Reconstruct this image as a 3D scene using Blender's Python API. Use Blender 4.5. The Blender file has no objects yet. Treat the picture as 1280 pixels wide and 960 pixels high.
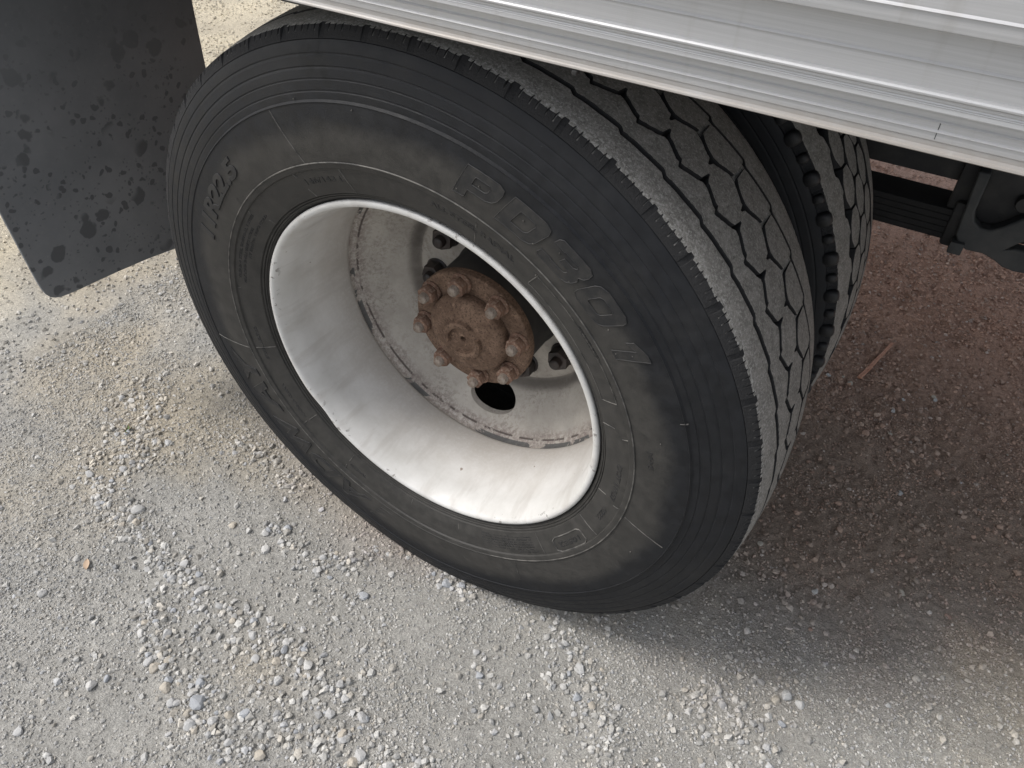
import bpy, bmesh, math, random
import numpy as np
from mathutils import Matrix, Vector

random.seed(7)
rng = np.random.default_rng(11)
scene = bpy.context.scene
C = scene.collection
R_ = math.radians

# ------------------------------------------------------------------ camera
cam_d = bpy.data.cameras.new("camera")
cam = bpy.data.objects.new("camera", cam_d)
C.objects.link(cam)
rot = ((0.8621285398345077, -0.3575103847311204, 0.3590552960370109),
       (0.5065889650807325, 0.5940556132270005, -0.6248724260614517),
       (0.010099567379429457, 0.7206138030893511, 0.6932631142184401))
mw = Matrix(rot).to_4x4()
mw.translation = (0.5474815480008552, -0.6761987366013333, 0.8235260958497314)
cam.matrix_world = mw
cam_d.sensor_fit = 'HORIZONTAL'
cam_d.sensor_width = 36.0
cam_d.lens = 36.0 * 974.335 / 1280.0
cam_d.clip_start = 0.02
cam_d.clip_end = 600
scene.camera = cam

# ------------------------------------------------------------------ light
SUN_EL, SUN_AZ = R_(53), R_(-153)          # azimuth of the sun measured from +X
world = bpy.data.worlds.new("World")
scene.world = world
world.use_nodes = True
wn = world.node_tree
wn.nodes.clear()
sky = wn.nodes.new('ShaderNodeTexSky')
sky.sky_type = 'NISHITA'
sky.sun_disc = False
sky.sun_elevation = SUN_EL
sky.sun_rotation = math.pi / 2 - SUN_AZ
sky.air_density = 1.0
sky.dust_density = 3.0
sky.ozone_density = 1.0
hs = wn.nodes.new('ShaderNodeHueSaturation')   # bright overcast: the blue is mostly veiled
hs.inputs['Saturation'].default_value = 0.36
bg = wn.nodes.new('ShaderNodeBackground')
bg.inputs['Strength'].default_value = 0.15
wo = wn.nodes.new('ShaderNodeOutputWorld')
wn.links.new(sky.outputs[0], hs.inputs['Color'])
wn.links.new(hs.outputs[0], bg.inputs['Color'])
wn.links.new(bg.outputs[0], wo.inputs['Surface'])

sun_d = bpy.data.lights.new("sun", 'SUN')
sun_d.energy = 1.5
sun_d.angle = R_(18)
sun_d.color = (1.0, 0.975, 0.94)
sun = bpy.data.objects.new("sun", sun_d)
C.objects.link(sun)
sdir = Vector((math.cos(SUN_EL) * math.cos(SUN_AZ), math.cos(SUN_EL) * math.sin(SUN_AZ), math.sin(SUN_EL)))
sun.rotation_euler = sdir.to_track_quat('Z', 'Y').to_euler()
sun.location = sdir * 6

scene.view_settings.view_transform = 'Standard'
scene.view_settings.look = 'None'
scene.view_settings.exposure = 0.60
scene.view_settings.gamma = 1.0
scene.render.film_transparent = False
scene.cycles.max_bounces = 8

GZ = -0.4975        # ground level; the wheel axle is the origin


# ------------------------------------------------------------------ helpers
def link(o, parent=None):
    C.objects.link(o)
    if parent is not None:
        o.parent = parent
    return o


def smooth(me, ang=35):
    me.polygons.foreach_set('use_smooth', np.ones(len(me.polygons), dtype=bool))
    if ang is not None:
        me.set_sharp_from_angle(angle=R_(ang))


def mesh_from(name, v, f, mat=None, ang=35):
    me = bpy.data.meshes.new(name)
    me.from_pydata([tuple(map(float, p)) for p in v], [], [tuple(map(int, q)) for q in f])
    me.update()
    if mat:
        me.materials.append(mat)
    if ang != 'flat':
        smooth(me, ang)
    return me


def part(name, v, f, mat, parent=None, ang=35):
    return link(bpy.data.objects.new(name, mesh_from(name, v, f, mat, ang)), parent)


def part_me(name, me, parent=None):
    return link(bpy.data.objects.new(name, me), parent)


def tag(o, label=None, cat=None, group=None, kind=None):
    for k, val in (('label', label), ('category', cat), ('group', group), ('kind', kind)):
        if val:
            o[k] = val
    return o


def merge(*vf):
    V, F = [], []
    for v, f in vf:
        n = len(V)
        V += list(v)
        F += [tuple(i + n for i in q) for q in f]
    return V, F


def lathe(prof, n=160, a0=0.0, a1=2 * math.pi):
    """profile of (radius, y) turned about the Y axis"""
    full = abs(a1 - a0 - 2 * math.pi) < 1e-6
    m = n if full else n + 1
    V, F = [], []
    k = len(prof)
    for i in range(m):
        a = a0 + (a1 - a0) * i / n
        ca, sa = math.cos(a), math.sin(a)
        for r, y in prof:
            V.append((r * ca, y, r * sa))
    for i in range(n):
        j = (i + 1) % m
        for q in range(k - 1):
            F.append((i * k + q, j * k + q, j * k + q + 1, i * k + q + 1))
    return V, F


def boxm(x0, x1, y0, y1, z0, z1, bev=0.0):
    bm = bmesh.new()
    bmesh.ops.create_cube(bm, size=1.0)
    for v in bm.verts:
        v.co = Vector(((x0 + x1) / 2 + v.co.x * (x1 - x0), (y0 + y1) / 2 + v.co.y * (y1 - y0), (z0 + z1) / 2 + v.co.z * (z1 - z0)))
    if bev:
        bmesh.ops.bevel(bm, geom=bm.edges[:], offset=bev, segments=2, affect='EDGES', profile=0.5)
    V = [tuple(v.co) for v in bm.verts]
    bm.verts.index_update()
    F = [tuple(v.index for v in f.verts) for f in bm.faces]
    bm.free()
    return V, F


def prism_xz(poly, y0, y1):
    """closed polygon in (x, z) extruded along Y"""
    n = len(poly)
    V = [(x, y0, z) for x, z in poly] + [(x, y1, z) for x, z in poly]
    F = [tuple(range(n)), tuple(range(2 * n - 1, n - 1, -1))]
    for i in range(n):
        j = (i + 1) % n
        F.append((i, i + n, j + n, j))
    return V, F


def fix_normals(me):
    bm = bmesh.new()
    bm.from_mesh(me)
    bmesh.ops.recalc_face_normals(bm, faces=bm.faces[:])
    bm.to_mesh(me)
    bm.free()


# value noise -------------------------------------------------------
_lat = np.random.default_rng(5).random((256, 256))


def vnoise(x, y, s=0):
    x = np.asarray(x, float) + 37.13 * s + 500
    y = np.asarray(y, float) + 91.7 * s + 500
    xi = np.floor(x).astype(int)
    yi = np.floor(y).astype(int)
    fx, fy = x - xi, y - yi
    fx = fx * fx * (3 - 2 * fx)
    fy = fy * fy * (3 - 2 * fy)
    g = lambda a, b: _lat[a % 256, b % 256]
    return ((g(xi, yi) * (1 - fx) + g(xi + 1, yi) * fx) * (1 - fy) + (g(xi, yi + 1) * (1 - fx) + g(xi + 1, yi + 1) * fx) * fy)


def fbm(x, y, s=0, octv=4):
    t, a, tot = 0, 1.0, 0
    for i in range(octv):
        t = t + a * vnoise(x * 2 ** i, y * 2 ** i, s + i * 3)
        tot += a
        a *= 0.5
    return t / tot


def sstep(a, b, x):
    t = np.clip((x - a) / (b - a), 0, 1)
    return t * t * (3 - 2 * t)


# ------------------------------------------------------------------ materials
class Mat:
    def __init__(s, name, rough=0.6, metal=0.0, spec=0.5):
        s.m = bpy.data.materials.new(name)
        s.m.use_nodes = True
        s.t = s.m.node_tree
        s.b = s.t.nodes['Principled BSDF']
        s.b.inputs['Roughness'].default_value = rough
        s.b.inputs['Metallic'].default_value = metal
        s.b.inputs['Specular IOR Level'].default_value = spec
        s.co = s.t.nodes.new('ShaderNodeTexCoord')

    def n(s, typ, **kw):
        nd = s.t.nodes.new(typ)
        for k, v in kw.items():
            setattr(nd, k, v)
        return nd

    def L(s, a, b):
        s.t.links.new(a, b)

    def inp(s, sock, v):
        if hasattr(v, 'is_linked') or hasattr(v, 'links'):
            s.L(v, sock)
        else:
            sock.default_value = v

    def obj(s):
        return s.co.outputs['Object']

    def scaled(s, sx, sy, sz):
        mp = s.n('ShaderNodeMapping')
        mp.inputs['Scale'].default_value = (sx, sy, sz)
        s.L(s.obj(), mp.inputs['Vector'])
        return mp.outputs[0]

    def noise(s, scale, detail=6, rough=0.55, vec=None, dist=0.0):
        nd = s.n('ShaderNodeTexNoise')
        nd.inputs['Scale'].default_value = scale
        nd.inputs['Detail'].default_value = detail
        nd.inputs['Roughness'].default_value = rough
        nd.inputs['Distortion'].default_value = dist
        s.L(vec or s.obj(), nd.inputs['Vector'])
        return nd.outputs['Fac']

    def vor(s, scale, vec=None, feature='F1', out='Distance', rnd=1.0):
        nd = s.n('ShaderNodeTexVoronoi', feature=feature)
        nd.inputs['Scale'].default_value = scale
        nd.inputs['Randomness'].default_value = rnd
        s.L(vec or s.obj(), nd.inputs['Vector'])
        return nd.outputs[out]

    def ramp(s, fac, a, b, lo=0.0, hi=1.0):
        nd = s.n('ShaderNodeMapRange', interpolation_type='SMOOTHSTEP')
        s.inp(nd.inputs['Value'], fac)
        nd.inputs['From Min'].default_value = a
        nd.inputs['From Max'].default_value = b
        nd.inputs['To Min'].default_value = lo
        nd.inputs['To Max'].default_value = hi
        return nd.outputs[0]

    def math(s, op, a, b=0.0):
        nd = s.n('ShaderNodeMath', operation=op)
        s.inp(nd.inputs[0], a)
        s.inp(nd.inputs[1], b)
        return nd.outputs[0]

    def mix(s, fac, a, b):
        nd = s.n('ShaderNodeMix', data_type='RGBA')
        s.inp(nd.inputs[0], fac)
        for k, v in ((6, a), (7, b)):
            if isinstance(v, tuple):
                nd.inputs[k].default_value = (*v, 1.0) if len(v) == 3 else v
            else:
                s.L(v, nd.inputs[k])
        return nd.outputs[2]

    def base(s, c):
        if isinstance(c, tuple):
            s.b.inputs['Base Color'].default_value = (*c, 1)
        else:
            s.L(c, s.b.inputs['Base Color'])

    def rough(s, v):
        s.inp(s.b.inputs['Roughness'], v)

    def bump(s, h, strength=0.3, dist=0.002):
        nd = s.n('ShaderNodeBump')
        nd.inputs['Strength'].default_value = strength
        nd.inputs['Distance'].default_value = dist
        s.L(h, nd.inputs['Height'])
        s.L(nd.outputs[0], s.b.inputs['Normal'])

    def radius(s):
        sp = s.n('ShaderNodeSeparateXYZ')
        s.L(s.obj(), sp.inputs[0])
        return s.math('SQRT', s.math('ADD', s.math('MULTIPLY', sp.outputs[0], sp.outputs[0]), s.math('MULTIPLY', sp.outputs[2], sp.outputs[2])))


# sidewall rubber: brown dust near the rim, cleaner black rubber beyond it
def make_rubber():
    m = Mat('tyre_rubber', 0.72, spec=0.28)
    r = m.radius()
    n1 = m.noise(9, 5, 0.6)
    n2 = m.noise(60, 6, 0.65)
    rr = m.math('ADD', r, m.math('MULTIPLY', m.math('SUBTRACT', n1, 0.5), 0.045))
    dusty = m.ramp(rr, 0.424, 0.392)
    film = m.ramp(n1, 0.45, 0.75, 0.0, 0.22)
    clean = m.mix(m.ramp(n2, 0.35, 0.7), (0.0065, 0.0072, 0.0090), (0.0135, 0.0145, 0.0168))
    dust = m.mix(m.ramp(n2, 0.3, 0.75), (0.030, 0.0288, 0.0268), (0.050, 0.0472, 0.0432))
    col = m.mix(m.math('MAXIMUM', dusty, film), clean, dust)
    # old water streaks running down from the tread near the top
    sx = m.n('ShaderNodeSeparateXYZ')
    m.L(m.obj(), sx.inputs[0])
    st = m.math('MULTIPLY', m.ramp(m.math('ABSOLUTE', m.math('ADD', m.math('ADD', sx.outputs[0], 0.098), m.math('MULTIPLY', m.math('SUBTRACT', n1, 0.5), 0.06))), 0.026, 0.012), m.ramp(sx.outputs[2], 0.425, 0.445))
    st = m.math('MULTIPLY', st, m.ramp(m.noise(46, 3, 0.6), 0.42, 0.56))
    col = m.mix(m.math('MULTIPLY', st, 0.8), col, (0.006, 0.0065, 0.007))
    # pale scuffs and specks
    sc = m.ramp(m.noise(230, 3, 0.6), 0.70, 0.78, 0.0, 0.45)
    sc = m.math('MULTIPLY', sc, m.ramp(m.noise(14, 3), 0.5, 0.66))
    col = m.mix(sc, col, (0.16, 0.15, 0.135))
    m.base(col)
    m.rough(m.ramp(n2, 0.3, 0.8, 0.52, 0.76))
    m.bump(m.math('ADD', m.noise(420, 4, 0.6), m.math('MULTIPLY', m.noise(70, 5, 0.7), 0.8)), 0.22, 0.0012)
    return m.m


def make_letter():
    m = Mat('letter_rubber', 0.62, spec=0.4)
    n = m.noise(90, 5, 0.6)
    m.base(m.mix(m.ramp(n, 0.35, 0.7), (0.014, 0.0142, 0.015), (0.030, 0.0285, 0.0268)))
    m.bump(m.noise(500, 3), 0.1, 0.001)
    return m.m


def make_ridge():
    m = Mat('worn_lit_ridge_rubber', 0.7)  # worn pale tone, also painting the lit edges of the lettering
    n = m.noise(60, 5, 0.6)
    m.base(m.mix(m.ramp(n, 0.35, 0.65), (0.035, 0.034, 0.032), (0.12, 0.113, 0.102)))
    return m.m


def make_tread(edge=True):
    m = Mat('tread_rubber' if edge else 'inner_tread_rubber', 0.85, spec=0.3)
    r = m.radius()
    sp = m.n('ShaderNodeSeparateXYZ')
    m.L(m.obj(), sp.inputs[0])
    n1 = m.noise(55, 6, 0.7)
    n2 = m.noise(300, 4, 0.7)
    n3 = m.noise(1100, 2, 0.7)
    worn = m.mix(m.ramp(n1, 0.35, 0.7), (0.185, 0.179, 0.164), (0.290, 0.280, 0.258))
    worn = m.mix(m.ramp(n2, 0.48, 0.64, 0.0, 0.75), worn, (0.40, 0.388, 0.362))
    worn = m.mix(m.ramp(m.noise(130, 5, 0.75), 0.44, 0.34, 0.0, 0.6), worn, (0.085, 0.081, 0.074))
    worn = m.mix(m.ramp(n3, 0.52, 0.64, 0.0, 0.5), worn, (0.045, 0.042, 0.038))
    # grey scuffing where the outer shoulder drags over gravel
    sh = m.math('MULTIPLY', m.ramp(m.math('ADD', sp.outputs[1], m.math('MULTIPLY', n1, 0.05)), 0.064, 0.020), m.ramp(n2, 0.42, 0.64))
    worn = m.mix(m.math('MULTIPLY', sh, 0.62 if edge else 0.0), worn, (0.45, 0.442, 0.424))
    geo = m.n('ShaderNodeNewGeometry')
    # the running surface is worn; walls of grooves keep black rubber
    vt = m.n('ShaderNodeVectorTransform', vector_type='NORMAL', convert_from='WORLD', convert_to='OBJECT')
    m.L(geo.outputs['True Normal'], vt.inputs[0])
    sn = m.n('ShaderNodeSeparateXYZ')
    m.L(vt.outputs[0], sn.inputs[0])
    rad = m.math('DIVIDE', m.math('ADD', m.math('MULTIPLY', sp.outputs[0], sn.outputs[0]), m.math('MULTIPLY', sp.outputs[2], sn.outputs[2])), r)
    top = m.ramp(rad, 0.72, 0.93)
    col = m.mix(top, (0.022, 0.022, 0.023), worn)
    m.base(col)
    m.bump(m.noise(260, 6, 0.75), 0.9, 0.0025)
    return m.m


def make_rim():
    m = Mat('white_rim_paint', 0.42, spec=0.5)
    n1 = m.noise(14, 6, 0.6)
    n2 = m.noise(190, 4, 0.7)
    sp = m.n('ShaderNodeSeparateXYZ')
    m.L(m.obj(), sp.inputs[0])
    col = m.mix(m.ramp(n1, 0.3, 0.75), (0.60, 0.59, 0.57), (0.50, 0.49, 0.465))
    # grime collects at the deep end of the barrel
    deep = m.math('MULTIPLY', m.ramp(m.math('ADD', sp.outputs[1], m.math('MULTIPLY', n1, 0.10)), 0.07, 0.22), m.ramp(n2, 0.25, 0.6, 0.5, 1.0))
    col = m.mix(m.math('MULTIPLY', deep, 0.75), col, (0.40, 0.355, 0.31))
    runs = m.noise(1.0, 5, 0.6, m.scaled(34, 5, 34))
    col = m.mix(m.ramp(runs, 0.50, 0.66, 0.0, 0.42), col, (0.40, 0.375, 0.345))
    # small chips down to dark steel and stone marks
    chip = m.ramp(m.noise(48, 2, 0.5), 0.755, 0.77)
    r = m.radius()
    lip = m.ramp(r, 0.284, 0.289)
    chip2 = m.math('MULTIPLY', m.math('MULTIPLY', m.ramp(m.noise(95, 3, 0.6), 0.62, 0.645), m.ramp(m.noise(9, 2), 0.45, 0.52)), lip)
    col = m.mix(m.math('MULTIPLY', chip2, 0.8), col, (0.17, 0.155, 0.14))
    col = m.mix(m.math('MULTIPLY', chip, 0.85), col, (0.20, 0.15, 0.115))
    col = m.mix(m.ramp(n2, 0.55, 0.8, 0.0, 0.4), col, (0.46, 0.44, 0.41))
    m.base(col)
    m.rough(m.ramp(n1, 0.3, 0.7, 0.38, 0.6))
    m.bump(m.noise(120, 5, 0.6), 0.06, 0.001)
    return m.m


def make_disc():
    m = Mat('dirty_disc_paint', 0.75, spec=0.3)
    r = m.radius()
    n1 = m.noise(11, 6, 0.62)
    n2 = m.noise(150, 5, 0.75)
    n3 = m.noise(420, 3, 0.7)
    col = m.mix(m.ramp(n1, 0.3, 0.72), (0.47, 0.435, 0.385), (0.35, 0.32, 0.28))
    col = m.mix(m.math('MULTIPLY', m.ramp(n2, 0.46, 0.60), m.ramp(m.noise(17, 4, .6), .42, .64, .10, .55)), col, (0.20, 0.17, 0.145))
    col = m.mix(m.ramp(n3, 0.66, 0.74, 0.0, 0.7), col, (0.10, 0.085, 0.075))
    crease = m.math('MULTIPLY', m.ramp(r, 0.178, 0.187), m.ramp(r, 0.203, 0.191))
    col = m.mix(m.math('MULTIPLY', crease, m.ramp(n1, 0.2, 0.6, 0.45, 0.9)), col, (0.13, 0.115, 0.10))
    edge = m.math('MULTIPLY', m.ramp(r, 0.247, 0.262), m.ramp(n2, 0.35, 0.6))
    col = m.mix(m.math('MULTIPLY', edge, 0.6), col, (0.17, 0.125, 0.115))
    rimedge = m.math('MULTIPLY', m.ramp(r, 0.2660, 0.2668), m.ramp(m.noise(9, 5, 0.65, None, .6), 0.52, 0.545))
    col = m.mix(m.math('MULTIPLY', rimedge, 0.9), col, (0.075, 0.075, 0.073))
    crack = m.math('MULTIPLY', m.math('MULTIPLY', m.ramp(r, 0.2600, 0.2612), m.ramp(r, 0.2632, 0.2622)), m.ramp(m.noise(30, 4, 0.7), 0.44, 0.5))
    col = m.mix(m.math('MULTIPLY', crack, 0.85), col, (0.06, 0.045, 0.04))
    m.base(col)
    m.bump(m.noise(240, 5, 0.7), 0.22, 0.001)
    return m.m


def make_rust(name, a, b, c):
    m = Mat(name, 0.85, spec=0.25)
    n1 = m.noise(38, 6, 0.65)
    n2 = m.noise(260, 5, 0.7)
    col = m.mix(m.ramp(n1, 0.38, 0.62), a, b)
    col = m.mix(m.ramp(n2, 0.50, 0.62, 0.0, 0.85), col, c)
    col = m.mix(m.ramp(m.noise(85, 5, 0.7), 0.56, 0.66, 0.0, 0.6), col, tuple(q * 1.45 for q in b))
    m.base(col)
    m.bump(m.math('ADD', n2, m.noise(90, 5, 0.7)), 0.38, 0.0014)
    return m.m


def make_dark(name, a=(0.012, 0.012, 0.013), b=(0.03, 0.028, 0.026), rough=0.7):
    m = Mat(name, rough)
    n1 = m.noise(20, 6, 0.6)
    m.base(m.mix(m.ramp(n1, 0.35, 0.7), a, b))
    m.bump(m.noise(150, 4), 0.15, 0.001)
    return m.m


def make_alu():
    m = Mat('dull_aluminium', 0.5, metal=0.30)
    streak = m.noise(1.0, 6, 0.65, m.scaled(3.0, 160, 420))
    n1 = m.noise(5, 5, 0.6)
    n2 = m.noise(90, 5, 0.7)
    col = m.mix(m.ramp(streak, 0.3, 0.7), (0.465, 0.467, 0.472), (0.405, 0.405, 0.408))
    sp = m.n('ShaderNodeSeparateXYZ')
    m.L(m.obj(), sp.inputs[0])
    low = m.math('MULTIPLY', m.ramp(m.math('ADD', sp.outputs[2], m.math('MULTIPLY', n2, 0.008)), 0.564, 0.552), m.ramp(n1, 0.3, 0.65, 0.35, 1.0))
    col = m.mix(m.math('MULTIPLY', low, 0.88), col, (0.33, 0.30, 0.268))
    drip = m.noise(1.0, 5, 0.6, m.scaled(42, 4, 3.5))
    col = m.mix(m.ramp(drip, 0.54, 0.70, 0.0, 0.35), col, (0.33, 0.315, 0.295))
    col = m.mix(m.ramp(n2, 0.6, 0.8, 0.0, 0.3), col, (0.5, 0.48, 0.46))
    m.base(col)
    m.rough(m.ramp(streak, 0.3, 0.7, 0.42, 0.58))
    m.bump(m.math('ADD', streak, m.math('MULTIPLY', m.noise(7, 3, 0.5), 1.6)), 0.16, 0.0012)
    return m.m


def make_flap():
    m = Mat('mud_flap_rubber', 0.5, spec=0.45)
    n1 = m.noise(4.5, 5, 0.6)
    n2 = m.noise(120, 4, 0.6)
    warp = m.n('ShaderNodeTexNoise')
    warp.inputs['Scale'].default_value = 40
    m.L(m.obj(), warp.inputs['Vector'])
    va = m.n('ShaderNodeVectorMath', operation='SCALE')
    m.L(warp.outputs['Color'], va.inputs[0])
    va.inputs['Scale'].default_value = 0.022
    vb = m.n('ShaderNodeVectorMath', operation='ADD')
    m.L(m.obj(), vb.inputs[0])
    m.L(va.outputs[0], vb.inputs[1])
    w = vb.outputs[0]
    # dried splashes of several sizes, denser low on the flap
    sp = m.n('ShaderNodeSeparateXYZ')
    m.L(m.obj(), sp.inputs[0])
    lowf = m.ramp(sp.outputs[2], 0.42, 0.02)
    big = m.math('MULTIPLY', m.ramp(m.vor(17, w), 0.34, 0.28), m.ramp(m.noise(6, 2), 0.46, 0.52))
    mid = m.math('MULTIPLY', m.ramp(m.vor(42, w), 0.30, 0.24), m.ramp(m.noise(11, 2), 0.42, 0.48))
    sml = m.math('MULTIPLY', m.ramp(m.vor(95, w), 0.26, 0.20), m.ramp(m.noise(19, 2), 0.45, 0.52))
    spots = m.math('MAXIMUM', big, m.math('MAXIMUM', mid, m.math('MULTIPLY', sml, 0.7)))
    spots = m.math('MULTIPLY', spots, lowf)
    col = m.mix(m.ramp(n1, 0.3, 0.7), (0.150, 0.158, 0.168), (0.200, 0.207, 0.215))
    col = m.mix(m.ramp(n2, 0.55, 0.8, 0.0, 0.5), col, (0.23, 0.23, 0.228))
    col = m.mix(m.math('MULTIPLY', spots, 0.85), col, (0.075, 0.079, 0.085))
    m.base(col)
    m.rough(m.ramp(spots, 0.0, 1.0, 0.55, 0.62))
    m.bump(n2, 0.08, 0.001)
    return m.m


def make_ground(name, fine=True):
    m = Mat(name, 0.95, spec=0.2)
    at = m.n('ShaderNodeAttribute', attribute_name='soil')
    n1 = m.noise(130, 6, 0.75)
    n2 = m.noise(420, 5, 0.75)
    hv = m.n('ShaderNodeHueSaturation')
    m.L(at.outputs['Color'], hv.inputs['Color'])
    m.L(m.ramp(n1, 0.25, 0.75, 0.72, 1.25), hv.inputs['Value'])
    col = m.mix(m.ramp(n2, 0.60, 0.78, 0.0, 0.5), hv.outputs[0], (0.55, 0.53, 0.50))
    col2 = m.n('ShaderNodeMix', data_type='RGBA', blend_type='MULTIPLY')
    col2.inputs[0].default_value = 0.55
    m.L(hv.outputs[0], col2.inputs[6])
    m.L(m.mix(m.ramp(n2, 0.3, 0.62), (0.35, 0.34, 0.33), (1.12, 1.12, 1.12)), col2.inputs[7])
    m.base(col2.outputs[2])
    m.bump(m.math('ADD', m.math('MULTIPLY', n1, 1.3), n2), 0.9, 0.004)
    return m.m


def make_stone():
    m = Mat('gravel_stone', 0.9, spec=0.25)
    at = m.n('ShaderNodeAttribute', attribute_name='soil')
    n = m.noise(260, 5, 0.7)
    hv = m.n('ShaderNodeHueSaturation')
    m.L(at.outputs['Color'], hv.inputs['Color'])
    m.L(m.ramp(n, 0.25, 0.75, 0.80, 1.16), hv.inputs['Value'])
    m.base(hv.outputs[0])
    m.bump(n, 0.4, 0.0015)
    return m.m


RUB, LET, RIDGE, TREAD = make_rubber(), make_letter(), make_ridge(), make_tread()
TREAD2 = make_tread(False)
BLACKLET = make_dark('black_moulded_rubber', (.010, .010, .011), (.020, .020, .020), .6)
SPRING = make_dark('black_steel', (.004, .004, .004), (.010, .009, .009), .85)
RIMM, DISC = make_rim(), make_disc()
RUST = make_rust('rusty_hub', (0.105, 0.066, 0.045), (0.165, 0.108, 0.075), (0.055, 0.034, 0.025))
NUT = make_rust('rusty_nut', (0.12, 0.070, 0.050), (0.19, 0.115, 0.082), (0.27, 0.20, 0.155))
STUD = make_rust('worn_stud_end', (0.19, 0.155, 0.125), (0.27, 0.23, 0.195), (0.13, 0.09, 0.07))
DARK = make_dark('chassis_black')
BLKNUT = make_dark('oily_nut', (0.014, 0.013, 0.013), (0.05, 0.036, 0.03), 0.5)
HANG = make_dark('dusty_chassis_grey', (0.032, 0.034, 0.035), (0.056, 0.056, 0.054), 0.75)
ALU, FLAP = make_alu(), make_flap()
GROUND, STONE = make_ground('gravel_ground'), make_stone()

# ------------------------------------------------------------------ truck root
truck = link(bpy.data.objects.new('truck', None))
truck.location = (0, 0, 0)
tag(truck, 'parked truck with dual rear wheels, white rusty-hubbed rim, aluminium bed side and black mud flap', 'truck')

# ------------------------------------------------------------------ sidewall profile (radius, y)
SIDE = [(.2950, .0300), (.2965, .0200), (.2978, .0110), (.2996, .0055), (.3025, .0015), (.3040, .0012), (.3046, -.0012), (.3062, -.0015),
        (.3066, -.0002), (.3074, -.0004), (.3080, -.0034), (.3098, -.0040), (.3102, -.0028), (.3110, -.0034), (.3118, -.0064),
        (.3160, -.0082), (.3300, -.0130), (.3420, -.0162), (.3510, -.0180), (.3524, -.0206), (.3540, -.0212), (.3596, -.0222),
        (.3606, -.0232), (.3614, -.0218), (.3650, -.0222), (.3760, -.0235), (.3900, -.0244), (.4050, -.0248), (.4200, -.0242), (.4330, -.0228),
        (.4352, -.0226), (.4362, -.0236), (.4372, -.0222), (.4385, -.0205),
        (.4440, -.0200), (.4465, -.0196), (.4474, -.0186), (.4484, -.0185), (.4492, -.0189), (.4575, -.0176), (.4595, -.0172), (.4604, -.0163),
        (.4614, -.0162), (.4622, -.0167), (.4705, -.0148), (.4722, -.0142), (.4732, -.0132), (.4742, -.0131), (.4750, -.0136),
        (.4840, -.0112), (.4860, -.0106), (.4870, -.0098), (.4880, -.0097), (.4888, -.0101),
        (.4960, -.0080), (.4990, -.0064), (.5012, -.0052), (.5030, .0010)]
_sr = np.array([p[0] for p in SIDE[4:]])
_sy = np.array([p[1] for p in SIDE[4:]])
# the smooth envelope letters sit on (no ring steps)
_er = np.array([.303, .312, .330, .342, .352, .365, .376, .390, .405, .420, .435, .450, .47, .50])
_ey = np.array([.001, -.0066, -.0130, -.0162, -.0184, -.0222, -.0235, -.0244, -.0248, -.0242, -.0226, -.0190, -.0148, -.002])


def ys(r):
    return float(np.interp(r, _er, _ey))


W = 0.2400           # tread width


def carcass_profile():
    out = list(SIDE)
    mirror = [(r, W + 0.0022 * 2 - y - .0022) for r, y in reversed(SIDE)]
    return out + [(.5030, .012), (.5030, W - .010)] + mirror


def crown(y):
    return 0.5265 - 0.0115 * abs((y - 0.122) / 0.12) ** 2.2


# ------------------------------------------------------------------ tread
NP = 51
PITCH = 360.0 / NP
T0 = 46.3


def periodic(pts):
    xs = np.array([p[0] for p in pts])
    yv = np.array([p[1] for p in pts])
    X = np.concatenate([xs - 1, xs, xs + 1])
    Y = np.concatenate([yv, yv, yv])
    return lambda t: np.interp(np.asarray(t) % 1.0, X, Y)


g1 = periodic([(.08, .0425), (.30, .0445), (.55, .0450), (.98, .0475)])
g2 = periodic([(.12, .0735), (.50, .0855), (.62, .0915), (.72, .0905), (1.00, .0805), (1.08, .0800)])
g3 = periodic([(.02, .1435), (.35, .1320), (.46, .1300), (.56, .1300), (.90, .1440)])
g4 = periodic([(.05, .1830), (.95, .1915)])


def strip(samples, yl, yr, ylb=None, yrb=None, rb=0.502, bev=0.0009, rtop=crown, ymid=None):
    """ring of rubber between edges yl and yr given at angles samples (degrees)"""
    V, F = [], []
    n = len(samples)
    for i, a in enumerate(samples):
        ca, sa = math.cos(R_(a)), math.sin(R_(a))
        l, r = yl[i], yr[i]
        lb = l if ylb is None else ylb[i]
        rbb = r if yrb is None else yrb[i]
        ct = [(rb, lb), (rb + .0072, lb if ymid is None else ymid[i]), (rtop(l) - bev, l), (rtop(l + bev), l + bev)]
        if ymid is None:
            ct[1] = (rb + .0072, lb + (l - lb) * .6)
        for q in (0.25, 0.5, 0.75):
            y = l + (r - l) * q
            ct.append((rtop(y), y))
        ct += [(rtop(r - bev), r - bev), (rtop(r) - bev, r), (rb, rbb)]
        for rr, y in ct:
            V.append((rr * ca, y, rr * sa))
    k = 10
    for i in range(n):
        j = (i + 1) % n
        for q in range(k - 1):
            F.append((i * k + q, i * k + q + 1, j * k + q + 1, j * k + q))
    return V, F


def tt(a):
    return ((T0 - a) / PITCH) % 1.0


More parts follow.
